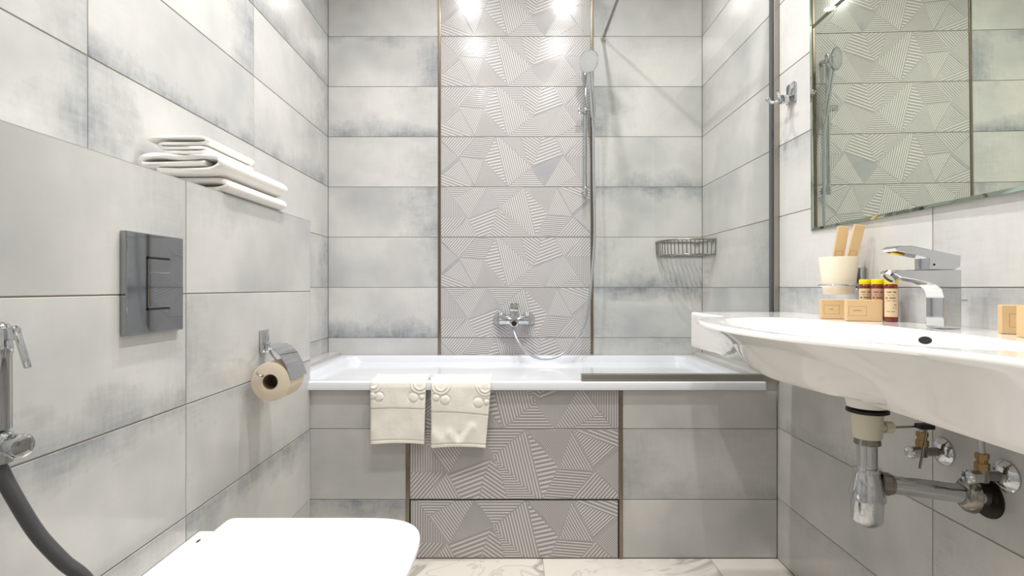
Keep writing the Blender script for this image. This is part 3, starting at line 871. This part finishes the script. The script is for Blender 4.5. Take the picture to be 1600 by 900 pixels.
cyl(bm, (XBOX + .0005, HY + .012, .762), (HX, HY + .006, .762), .0115)
cyl(bm, (XBOX + .0005, HY + .012, .762), (XBOX + .008, HY + .012, .762), .021, bev=.0015)
obj('bracket', bm, 'chrome', b, smooth=40)
bm = B(); tube(bm, [(HX, HY, .746), (-.6655, HY, .733), (-.650, .70, .703), (-.6275, .71, .648), (-.602, .72, .606), (-.578, .735, .565), (-.565, .76, .47), (-.60, .79, .38), (-.655, .81, .33), (-.700, .82, .31)], .0092, 16, 10)
obj('hose', bm, 'hose_grey', b, smooth=60, label='dark grey hose')
bm = B(); cyl(bm, (XBOX + .0005, .82, .305), (-.665, .82, .315), .012); cyl(bm, (XBOX + .0005, .82, .305), (XBOX + .006, .82, .305), .028, bev=.0015); obj('stop_valve', bm, 'chrome', b, smooth=40)

# ------------------------------------------------------------------ shower rail, hand shower, bath mixer
WY = YB - .0005
s = root('shower_rail', 'chrome vertical shower rail on the back wall beside the metal tile trim', 'shower rail', (.362, WY, 1.42))
SXR, SYR = .3615, 2.642
bm = B(); cyl(bm, (SXR, SYR, 1.418), (SXR, SYR, 2.105), .0085, bev=.001); obj('rail', bm, 'chrome', s, smooth=40)
for z in (1.445, 2.08):
    bm = B(); cyl(bm, (SXR, SYR + .004, z), (SXR, WY, z), .0095); cyl(bm, (SXR, SYR, z - .02), (SXR, SYR, z + .02), .0115, bev=.0015); cyl(bm, (SXR, WY - .006, z), (SXR, WY, z), .015, bev=.001)
    obj('rail_mount', bm, 'chrome', s, smooth=40)
bm = B(); cyl(bm, (SXR, SYR, 1.823), (SXR, SYR, 1.853), .0145, bev=.002); cyl(bm, (SXR - .041, SYR - .012, 1.843), (SXR + .035, SYR - .018, 1.843), .008, bev=.001)
cyl(bm, (SXR - .041, SYR - .012, 1.826), (SXR - .015, SYR - .012, 1.826), .006, bev=.001); cyl(bm, (SXR + .030, SYR - .030, 1.822), (SXR + .031, SYR - .034, 1.850), .0155, bev=.0015)
obj('slider', bm, 'chrome', s, smooth=40)
s = root('hand_shower', 'round chrome hand shower on the slider with silver hose looping to the mixer', 'hand shower', (.39, 2.605, 1.83))
hb, ht = Vector((.394, 2.606, 1.79)), Vector((.374, 2.575, 2.015))
bm = B(); L_ = (ht - hb).length
lathe(bm, hb, ht - hb, [(0, .0085), (.01, .0115), (.05, .0125), (.14, .0115), (L_, .013)], 24); obj('handle', bm, 'chrome', s, smooth=40)
hn = Vector((-.62, -.78, -.10)).normalized(); hc = Vector((.3635, 2.556, 2.047))
bm = B(); lathe(bm, hc, hn, [(-.030, .012), (-.026, .030), (-.016, .046), (-.004, .0525), (.0, .0530), (.002, .0515), (.002, .049)], 48, cap1=False)
hd = obj('shower_head', bm, 'chrome', s, smooth=40)
bm = B(); lathe(bm, hc, hn, [(.0005, .049), (.0022, .0485), (.0026, 0)], 48); a_, b_ = frame(hn)
for k, rr in enumerate((.008, .0155, .023, .0305, .038, .0445)):
    m_ = 6 + k * 6
    for i in range(m_):
        q = 2 * PI * i / m_; c_ = hc + (a_ * math.cos(q) + b_ * math.sin(q)) * rr
        lathe(bm, c_ + hn * .002, hn, [(0, .0016), (.0016, .0011)], 6, mi=1)
obj('spray_face', bm, ['nozzle', 'nozzle_dot'], hd, label='pale grey spray face dotted with nozzles')
bm = B(); tube(bm, [(.394, 2.606, 1.792), (.396, 2.612, 1.68), (.398, 2.615, 1.50), (.402, 2.61, 1.254), (.389, 2.60, 1.062), (.357, 2.59, .82), (.290, 2.575, .70), (.215, 2.565, .642), (.134, 2.56, .634), (.068, 2.565, .665), (.024, 2.585, .722), (.010, 2.612, .762), (.010, 2.620, .785)], .0064, 12, 8, rib=.10)
obj('hose', bm, 'hose_silver', s, smooth=60, label='silver spiral hose')
cb = B(); cyl(cb, (.396, 2.612, 1.755), hb, .0095, bev=.001); obj('hose_nut', cb, 'chrome', s, smooth=40)

m = root('bath_mixer', 'chrome bath mixer tap fixed on the relief tiles above the tub', 'bath tap', (.01, WY, .81))
MX, MZ, MY = .010, .8125, 2.618
for dx in (-.068, .068):
    bm = B(); lathe(bm, (MX + dx, WY, MZ), (0, -1, 0), [(0, .037), (.010, .036), (.022, .024), (.035, .019), (.045, .017)], 36); obj('escutcheon', bm, 'chrome', m, smooth=40)
bm = B(); cyl(bm, (MX - .072, MY + .012, MZ - .002), (MX + .072, MY + .012, MZ - .002), .0215, bev=.004)
cyl(bm, (MX, MY + .01, MZ - .03), (MX, MY + .01, MZ + .034), .0235, bev=.003)
box(bm, (MX - .022, MY - .03, MZ - .022), (MX + .022, MY + .01, MZ - .004), .004)
obj('body', bm, 'chrome', m, smooth=35)
bm = B(); lathe(bm, (MX, MY - .028, MZ - .013), (0, -.9, -.4), [(0, .0125), (.006, .0125), (.0065, .009), (.004, .0085)], 24); obj('aerator', bm, 'hole', m, smooth=40)
bm = B(); cyl(bm, (MX, MY + .01, MZ + .032), (MX, MY + .01, MZ + .05), .02); prism(bm, [(MX - .02, MZ + .045), (MX + .02, MZ + .045), (MX + .022, MZ + .078), (MX + .014, MZ + .084), (MX - .022, MZ + .084)], 'y', MY - .03, MY + .025, .003)
obj('lever', bm, 'chrome', m, smooth=35)
bm = B(); cyl(bm, (MX, MY + .004, MZ - .058), (MX, MY + .004, MZ - .028), .0105, bev=.001); obj('hose_connector', bm, 'chrome', m, smooth=40)

# ------------------------------------------------------------------ corner soap basket
s = root('soap_basket', 'small chrome wire corner basket hung in the shower corner', 'soap basket', (XR, YB, 1.13))
def corner(rx, ry, z, n=36):
    c0 = Vector((XR - .004, YB - .004, z)); raw = []
    for i in range(401):
        q = PI / 2 * i / 400
        raw.append(c0 - Vector((rx * math.cos(q) ** .8, ry * math.sin(q) ** .8, 0)))
    L = [0]
    for a, b in zip(raw, raw[1:]): L.append(L[-1] + (b - a).length)
    pts = []; k = 0
    for i in range(n + 1):
        t = L[-1] * i / n
        while k < 399 and L[k + 1] < t: k += 1
        pts.append(raw[k].lerp(raw[k + 1], min(1, (t - L[k]) / max(1e-9, L[k + 1] - L[k]))))
    return pts
bm = B(); ct, cbm = corner(.229, .185, 1.198), corner(.225, .178, 1.128)
for pts, r0 in ((ct, .0042), (cbm, .003)): tube(bm, pts, r0, 8, smooth=False)
tube(bm, [ct[0], (XR - .004, YB - .004, 1.198), ct[-1]], .003, 8, smooth=False)
tube(bm, [cbm[0], (XR - .004, YB - .004, 1.128), cbm[-1]], .003, 8, smooth=False)
for i in range(0, 37, 2): tube(bm, [ct[i], cbm[i]], .0023, 6, smooth=False)
for k in range(1, 10):
    x = XR - .004 - .225 * k / 10; q = math.acos((k / 10) ** 1.25); y = YB - .004 - .178 * math.sin(q) ** .8
    tube(bm, [(x, YB - .004, 1.128), (x, y, 1.128)], .002, 6, smooth=False)
obj('wire_frame', bm, 'chrome_dull', s, smooth=60)
bm = B()
box(bm, (XR - .045, YB - .009, 1.185), (XR - .02, YB - .0005, 1.205), .001); box(bm, (XR - .009, YB - .16, 1.185), (XR - .0005, YB - .135, 1.205), .001)
obj('wall_fixings', bm, 'chrome', s)

# ------------------------------------------------------------------ robe hook
h = root('robe_hook', 'double chrome robe hook on the right wall between screen and mirror', 'hook', (XR, 1.83, 1.63))
bm = B(); prism(bm, [(1.797, 1.598), (1.853, 1.598), (1.853, 1.657), (1.848, 1.665), (1.802, 1.665), (1.797, 1.66)], 'x', XR - .0075, XR - .0005, .0015)
obj('wall_plate', bm, 'chrome', h, smooth=30)
bm = B(); box(bm, (XR - .045, 1.812, 1.598), (XR - .006, 1.838, 1.622), .002)
for sy, xo in ((-.022, 0.0), (.022, 0.0)):
    tube(bm, [(XR - .035, 1.825, 1.612), (XR - .046, 1.825 + sy * .6, 1.607), (XR - .058, 1.825 + sy * 1.2, 1.609), (XR - .067, 1.825 + sy * 1.6, 1.622)], .0052, 12)
    cyl(bm, (XR - .065, 1.825 + sy * 1.55, 1.619), (XR - .0695, 1.825 + sy * 1.68, 1.627), .0072, bev=.001)
obj('prongs', bm, 'chrome', h, smooth=40)

# ------------------------------------------------------------------ mirror
mr = root('wall_mirror', 'large greenish frameless mirror with a thin slanted edge hanging above the washbasin', 'mirror', (XR, 1.0, 1.5))
ay, by, az, bz = 1.705, .35, 1.151, 2.05
bm = B()
e = .016
def MP(y, z, d): return (XR - d, y, z)
R0 = [MP(ay, az, .0012), MP(by, az, .0012), MP(by, bz, .0012), MP(ay, bz, .0012)]
R1 = [MP(ay, az, .0040), MP(by, az, .0040), MP(by, bz, .0040), MP(ay, bz, .0040)]
R2 = [MP(ay - e, az + e * .5, .0062), MP(by + e, az + e * .5, .0062), MP(by + e, bz - e, .0062), MP(ay - e, bz - e, .0062)]
rings(bm, [R0, R1, R2], True, False, mi=1)
bmesh.ops.recalc_face_normals(bm, faces=bm.faces)
def lean(bm):          # it hangs slightly out of square with the wall
    for v in bm.verts: v.co.x -= .012 * (ay - v.co.y) + .006 * (v.co.z - az)
    return bm
obj('bevel', lean(bm), 'mirror_edge', mr)
bm = B(); box(bm, (XR - .0064, by + e, az + e * .5), (XR - .003, ay - e, bz - e)); lean(bm); obj('mirror_glass', bm, 'mirror', mr)

# ------------------------------------------------------------------ washbasin
w = root('washbasin', 'wide white ceramic washbasin with bulging bowl hung on the right wall', 'washbasin', (XR, 1.1, .77))
WX1 = XR - .0008; WZT = .889; WZB = .772; WXF = .607; WC = 1.10; WY0, WY1 = .38, 1.82
FRONT = [(.36, .607), (.45, .6065), (.55, .602), (.66, .585), (.75, .553), (.85, .505), (.95, .467), (1.1, .446), (1.25, .450), (1.38, .475), (1.46, .510), (1.52, .555), (1.545, .607), (1.9, .607)]
def xfront(y):
    for (a, p), (b_, q) in zip(FRONT, FRONT[1:]):
        if a <= y <= b_:
            i = FRONT.index((a, p)); t = (y - a) / (b_ - a)
            if y > 1.52: return p + (q - p) * t
            m0 = (q - FRONT[max(i - 1, 0)][1]) / (b_ - FRONT[max(i - 1, 0)][0]) * (b_ - a)
            nx_ = FRONT[i + 2] if b_ < 1.5 else FRONT[i + 1]
            m1 = (nx_[1] - p) / (nx_[0] - a) * (b_ - a)
            return (2 * t ** 3 - 3 * t * t + 1) * p + (t ** 3 - 2 * t * t + t) * m0 + (3 * t * t - 2 * t ** 3) * q + (t ** 3 - t * t) * m1
    return WXF
def ztop(x, y):
    """height of the basin top: deck with a sunken bowl"""
    xc, rx, ry = .652, .155, .385
    fx = .455 + (1 - math.sqrt(max(0, 1 - min(1, abs(y - WC) / .40) ** 2))) * .12
    xa = fx + .030; xb = .805
    if x <= xa or x >= xb: return 0
    u = (x - xa) / (xb - xa); v = abs(y - WC) / .395
    if v >= 1: return 0
    r = max(abs(2 * u - 1) ** 2.2 + v ** 2.6, 0)
    s_ = max(0, 1 - r)
    return -.105 * min(1, s_ * 1.7) ** .75 * (1.0)
ys = []
n = 120
for j in range(n + 1): ys.append(WY0 + (WY1 - WY0) * j / n)
bm = B(); loops = []
NX = 64
for y in ys:
    xf = xfront(y); lp = []
    lp.append((WX1, y, WZB)); 
    lp.append((WXF + .02, y, WZB)); lp.append((WXF + .004, y, WZB + .0008)); lp.append((WXF + .0005, y, WZB + .005))
    bulge = (WXF - xf) / .16
    for k in range(1, 13):           # outer front, from the bottom edge up to the rim
        f_ = k / 12
        x = WXF + (xf - WXF) * (f_ ** (1.0 - .08 * bulge)) + .012 * bulge * math.sin(f_ * PI)
        lp.append((x, y, WZB + .004 + (WZT - .010 - WZB - .004) * f_))
    for k in range(1, 6):
        q = PI / 2 * k / 5
        lp.append((xf + .007 - .007 * math.cos(q), y, WZT - .010 + .010 * math.sin(q)))
    for k in range(1, NX + 1):
        x = xf + .007 + (WX1 - xf - .007) * k / NX
        lp.append((x, y, WZT + ztop(x, y)))
    loops.append(lp)
rings(bm, loops)
bmesh.ops.recalc_face_normals(bm, faces=bm.faces)
obj('basin', bm, 'ceramic', w, smooth=32)
DX, DY = .729, 1.103
bm = B(); lathe(bm, (DX, DY, WZB + .002), (0, 0, -1), [(0, .052), (.018, .045), (.046, .0375), (.0465, .02)], 40); obj('drain_boss', bm, 'ceramic', w, smooth=40)
ox = .80
while ztop(ox, 1.04) > -.016: ox -= .0005
oz = WZT + ztop(ox, 1.04); g = (ztop(ox + .002, 1.04) - ztop(ox - .002, 1.04)) / .004
on = Vector((-g, 0, 1)).normalized(); ot = Vector((0, 1, 0)); os_ = on.cross(ot)
bm = B(); oc = Vector((ox, 1.04, oz))
rings(bm, [[oc + on * h_ + ot * (.017 * math.cos(2 * PI * i / 28)) * k_ + os_ * (.0075 * math.sin(2 * PI * i / 28)) * k_ for i in range(28)] for h_, k_ in ((-.004, 1), (.0012, 1), (.0016, .9))])
bmesh.ops.recalc_face_normals(bm, faces=bm.faces); obj('overflow_hole', bm, 'black', w)

# trap and waste
t = root('basin_trap', 'chrome bottle trap and waste pipe under the washbasin', 'bottle trap', (DX, DY, .49))
bm = B(); lathe(bm, (DX, DY, .7165), (0, 0, 1), [(0, .036), (.001, .0385), (.006, .0385), (.007, .036)], 40); obj('rubber_gasket', bm, 'black', t, smooth=40, label='black rubber gasket')
bm = B(); lathe(bm, (DX, DY, .664), (0, 0, 1), [(0, .025), (.006, .0265), (.046, .0285), (.0515, .031), (.0525, .031)], 40)
cyl(bm, (DX + .02, DY, .686), (DX + .052, DY, .685), .0085, 16); cyl(bm, (DX + .034, DY, .686), (DX + .05, DY, .685), .0125, 8)
obj('waste_body', bm, 'plastic', t, smooth=40, label='off-white plastic waste body')
bm = B(); lathe(bm, (DX, DY, .651), (0, 0, 1), [(0, .023), (.001, .0245), (.006, .0245), (.007, .0235), (.012, .0235), (.013, .022)], 40); obj('collar', bm, 'chrome_dull', t, smooth=40)
bm = B(); cyl(bm, (DX, DY, .60), (DX, DY, .652), .0185, 32); obj('tail_pipe', bm, 'chrome', t, smooth=40)
bm = B(); lathe(bm, (DX, DY, .485), (0, 0, 1), [(0, .012), (.002, .020), (.010, .027), (.016, .0285), (.052, .0295), (.054, .0335), (.060, .0335), (.100, .0245), (.108, .0225), (.110, .0245), (.118, .0245), (.119, .019)], 40); obj('bottle', bm, 'chrome', t, smooth=35)
pv = Vector((1, -.12, -.095)).normalized(); p0 = Vector((DX + .022, DY - .002, .572))
bm = B(); lathe(bm, p0, pv, [(0, .019), (.002, .0235), (.016, .0235), (.018, .021), (.024, .0205)], 32); obj('pipe_nut', bm, 'chrome_dull', t, smooth=35)
pe = p0 + pv * .20
bm = B(); cyl(bm, p0 + pv * .02, pe, .0185, 32); obj('waste_pipe', bm, 'chrome', t, smooth=40)
bm = B(); lathe(bm, p0 + pv * .155, pv, [(0, .019), (.002, .026), (.010, .034), (.018, .036), (.020, .034)], 36); obj('rosette', bm, 'chrome_dull', t, smooth=40)
bm = B(); lathe(bm, (XR - .0005, pe.y, pe.z - .002), (-1, 0, 0), [(0, .040), (.003, .039), (.004, .02)], 36); obj('wall_hole_disc', bm, 'hole', t, smooth=40, label='dark disc for the open hole where the pipe enters the wall')  # flat dark disc painted for the shaded hole around the pipe
bm = B(); tube(bm, [(DX + .05, DY, .685), (DX + .12, DY, .688)], .0025, 8, smooth=False); tube(bm, [(DX + .113, DY - .01, .697), (DX + .113, DY - .01, .675), (DX + .098, DY - .012, .605)], .0022, 8, smooth=False)
box(bm, (DX + .098, DY - .016, .684), (DX + .128, DY + .004, .694), .002, mi=1)
obj('pop_up_rod', bm, ['chrome_dull', 'black'], t, smooth=40)

def valve(y, z, label, rot):
    v = root('stop_valve', label, 'valve', (XR, y, z), 'angle valves under the washbasin')
    bm = B(); lathe(bm, (XR - .0005, y, z), (-1, 0, 0), [(0, .030), (.003, .030), (.010, .022), (.014, .013)], 32); obj('rosette', bm, 'chrome', v, smooth=40)
    bm = B(); cyl(bm, (XR - .01, y, z), (XR - .06, y, z), .0095, 20); cyl(bm, (XR - .048, y, z - .010), (XR - .048, y, z + .016), .011, 20); obj('valve_body', bm, 'chrome_dull', v, smooth=40)
    bm = B(); lathe(bm, (XR - .055, y, z), (-1, -.25, .02), [(0, .009), (.004, .0135), (.026, .0135), (.029, .011), (.030, .004)], 10); obj('knob', bm, 'chrome', v, smooth=30)
    bm = B(); cyl(bm, (XR - .048, y, z + .014), (XR - .048, y, z + .026), .0125, 6); cyl(bm, (XR - .048, y, z + .026), (XR - .048, y, z + .034), .0095, 16); cyl(bm, (XR - .048, y, z + .034), (XR - .048, y, z + .044), .0115, 6); obj('brass_nut', bm, 'brass', v, label='tarnished brass nut')
    bm = B(); tube(bm, [(XR - .048, y, z + .04), (XR - .050, y + .003, z + .09), (XR - .055, y + .01, WZB + .004)], .006, 10); obj('supply_hose', bm, 'hose_silver', v, smooth=60)
valve(1.185, .610, 'chrome angle valve on the tiled wall behind the pop-up rod', 0)
valve(1.034, .609, 'chrome angle valve on the tiled wall right of the waste pipe rosette', 0)

# ------------------------------------------------------------------ basin mixer
m = root('basin_mixer', 'chrome single-lever mixer tap standing on the washbasin deck', 'tap', (.88, 1.096, WZT))
A0, A1 = 1.073, 1.119
prof = [(.898, WZT + .0004), (.861, WZT + .0004), (.861, .952), (.857, .967), (.846, .977), (.828, .983), (.80, .9885), (.778, .992), (.766, .998), (.765, 1.004), (.770, 1.0075), (.898, 1.0075)]
bm = B(); prism(bm, prof, 'y', A0, A1, .0022, seg=3); obj('body', bm, 'chrome', m, smooth=50, wn=True)
bm = B(); lathe(bm, (.7745, 1.096, .9975), Vector((-.75, 0, -.66)), [(0, .014), (.0095, .014), (.0100, .0105), (.0075, .0100)], 28); obj('aerator', bm, 'chrome_dull', m, smooth=40)
bm = B(); prism(bm, [(.835, 1.0078), (.886, 1.0078), (.898, 1.014), (.899, 1.036), (.86, 1.044), (.797, 1.0565), (.778, 1.0565), (.767, 1.052), (.770, 1.045), (.835, 1.0325)], 'y', A0 + .003, A1 - .003, .0015); lv = obj('lever', bm, 'chrome', m, smooth=50, wn=True)
bm = B(); cyl(bm, (.845, A0 + .0035, 1.018), (.845, A0 + .0022, 1.018), .0022, 12); obj('index_dot', bm, 'black', lv)
bm = B(); tube(bm, [(.897, 1.096, .925), (.903, 1.096, .940), (.911, 1.096, .9455), (.927, 1.096, .9462)], .0022, 8); obj('lift_rod', bm, 'chrome', m, smooth=60)

# ------------------------------------------------------------------ toiletries on the basin
def carton(name, cx, cy, wd, dp, ht, ang, label, frame_rect, text, z=WZT + .0006, group='small kraft soap cartons on the washbasin'):
    """a small card box; its printed face looks along local -y"""
    t = root(name, label, 'carton', (cx, cy, z), group)
    R = Matrix.Rotation(ang, 4, 'Z')
    def put(bm): bmesh.ops.transform(bm, matrix=Matrix.Translation((cx, cy, z)) @ R, verts=bm.verts); return bm
    bm = B(); box(bm, (-wd / 2, -dp / 2, 0), (wd / 2, dp / 2, ht), .0007, 1); obj('card_box', put(bm), 'card', t)
    x0, x1, z0, z1 = frame_rect; y = -dp / 2 - .0001
    bm = B(); k = .0006
    box(bm, (x0, y, z0), (x1, y + .0003, z0 + k)); box(bm, (x0, y, z1 - k), (x1, y + .0003, z1)); box(bm, (x0, y, z0), (x0 + k, y + .0003, z1)); box(bm, (x1 - k, y, z0), (x1, y + .0003, z1))
    rnd2 = random.Random(len(text)); xm = (x0 + x1) / 2; zm = (z0 + z1) / 2
    n_ = len(text); cw = .0024
    for i in range(n_):   # the tiny printed word
        xx = xm + (i - n_ / 2) * cw
        box(bm, (xx, y, zm), (xx + cw * .7, y + .0003, zm + .0022 + .0006 * rnd2.random()))
    obj('printed_frame', put(bm), 'card_ink', t, label='brown printed frame with a tiny word')
    return t
def facing(cx, cy): return -math.atan2(cx, cy)
carton('soap_carton', .853, 1.432, .056, .030, .0505, -.36, 'small kraft carton on the washbasin, left of the longer carton', (-.022, .014, .012, .036), 'SOAP')
carton('soap_carton', .872, 1.335, .076, .030, .0520, -.36, 'longer kraft carton on the washbasin in front of the bottles', (-.034, .004, .013, .036), 'SHAMPOO')
carton('soap_carton', .905, .965, .045, .030, .0510, -.55, 'kraft carton right of the tap, half hidden behind its neighbour', (-.012, .018, .012, .036), 'SEW')
carton('soap_carton', .862, .885, .034, .034, .0515, -.20, 'front kraft carton at the right edge of the washbasin', (-.016, .010, .014, .036), 'KIT')

def bottle(cx, cy, lab, label):
    t = root('toiletry_bottle', label, 'bottle', (cx, cy, WZT), 'small dark red toiletry bottles')
    z = WZT + .0006
    bm = B(); lathe(bm, (cx, cy, z), (0, 0, 1), [(0, .0125), (.0015, .0142), (.086, .0142), (.089, .0128), (.0905, .011)], 32); obj('bottle_body', bm, 'amber', t, smooth=40)
    bm = B(); lathe(bm, (cx, cy, z + .0905), (0, 0, 1), [(0, .0138), (.001, .0142), (.0105, .0142), (.0125, .0132), (.0128, 0)], 32); obj('cap', bm, 'cap', t, smooth=40, label='yellow cap')
    bm = B(); a0 = math.atan2(-cy, -cx)
    L = []; n_ = 20; sp = 1.25
    for i in range(n_ + 1):
        q = a0 - sp + 2 * sp * i / n_; c_, s_ = math.cos(q), math.sin(q)
        L.append([(cx + .01435 * c_, cy + .01435 * s_, z + .012), (cx + .01435 * c_, cy + .01435 * s_, z + .080)])
    rings(bm, L, False, False, closed=False)
    lb = obj('paper_label', bm, lab, t, smooth=40, label='beige printed label')
    bm = B()
    for zz, hh, q0, q1, dens in ((.070, .0028, -.8, .8, 9), (.064, .0012, -.5, .5, 7), (.056, .0030, -.85, .85, 8), (.050, .0014, -.8, .8, 10), (.040, .002, .2, .8, 3), (.033, .002, .3, .8, 3), (.024, .0015, -.6, .6, 8)):
        for i in range(dens):
            if (i * 7 + int(zz * 1000)) % 5 == 0: continue
            qa = a0 + q0 + (q1 - q0) * i / dens; qb = a0 + q0 + (q1 - q0) * (i + .7) / dens
            v = [bm.verts.new((cx + .0145 * math.cos(q), cy + .0145 * math.sin(q), z + h_)) for q, h_ in ((qa, zz), (qb, zz), (qb, zz + hh), (qa, zz + hh))]
            bm.faces.new(v)
    obj('print', bm, 'ink', lb)
bottle(.914, 1.296, 'label', 'dark red bottle with yellow cap, nearest the tap of the three')
bottle(.906, 1.331, 'label_pink', 'dark red bottle with yellow cap, middle one of the three')
bottle(.898, 1.366, 'label', 'dark red bottle with yellow cap, leftmost of the three')

# ------------------------------------------------------------------ tumbler on its wall holder
CX, CY = .888, 1.462
h = root('tumbler_holder', 'chrome ring holder for the tumbler on the right wall', 'cup holder', (XR, CY, .98))
bm = B(); box(bm, (XR - .016, 1.445, .966), (XR - .0005, 1.478, 1.026), .002); box(bm, (XR - .03, 1.455, .970), (XR - .01, 1.470, .986), .002); obj('wall_plate', bm, 'chrome', h, smooth=30)
bm = B(); tube(bm, [(CX + .0468 * math.cos(2 * PI * i / 48), CY + .0468 * math.sin(2 * PI * i / 48), .978) for i in range(49)], .0028, 8, smooth=False); obj('ring', bm, 'chrome', h, smooth=60)
c = root('tumbler', 'frosted cream tumbler in the wall holder', 'tumbler', (CX, CY, .953))
bm = B(); lathe(bm, (CX, CY, .953), (0, 0, 1), [(0, .030), (.001, .036), (.024, .0405), (.100, .0480), (.1015, .0475), (.1, .0462), (.026, .039), (.004, .0345), (.0035, 0)], 48, cap1=False); obj('cup', bm, 'cup', c, smooth=40)
def kit(base, top, wd, dp, ang, label):
    base, top = Vector(base), Vector(top); ax = (top - base); L = ax.length
    t = root('dental_kit_carton', label, 'carton', tuple(base), 'kraft cartons standing in the tumbler')
    q = Vector((0, 0, 1)).rotation_difference(ax).to_matrix().to_4x4()
    X = Matrix.Translation(base) @ q @ Matrix.Rotation(ang, 4, 'Z')
    bm = B(); box(bm, (-wd / 2, -dp / 2, 0), (wd / 2, dp / 2, L), .0007, 1); bmesh.ops.transform(bm, matrix=X, verts=bm.verts); obj('card_box', bm, 'card', t)
    bm = B(); y = -dp / 2 - .0001; k = .0007
    x0, x1, z0, z1 = -wd * .36, wd * .30, L * .40, L * .62
    box(bm, (x0, y, z0), (x1, y + .0003, z0 + k)); box(bm, (x0, y, z1 - k), (x1, y + .0003, z1)); box(bm, (x0, y, z0), (x0 + k, y + .0003, z1)); box(bm, (x1 - k, y, z0), (x1, y + .0003, z1))
    bmesh.ops.transform(bm, matrix=X, verts=bm.verts); obj('printed_frame', bm, 'card_ink', t, label='brown printed frame')
kit((.876, 1.470, .960), (.906, 1.470, 1.139), .026, .016, -.35, 'kraft toothbrush carton leaning in the tumbler, left one')
kit((.892, 1.449, .960), (.921, 1.424, 1.138), .024, .016, -.35, 'kraft toothbrush carton leaning in the tumbler, right one')
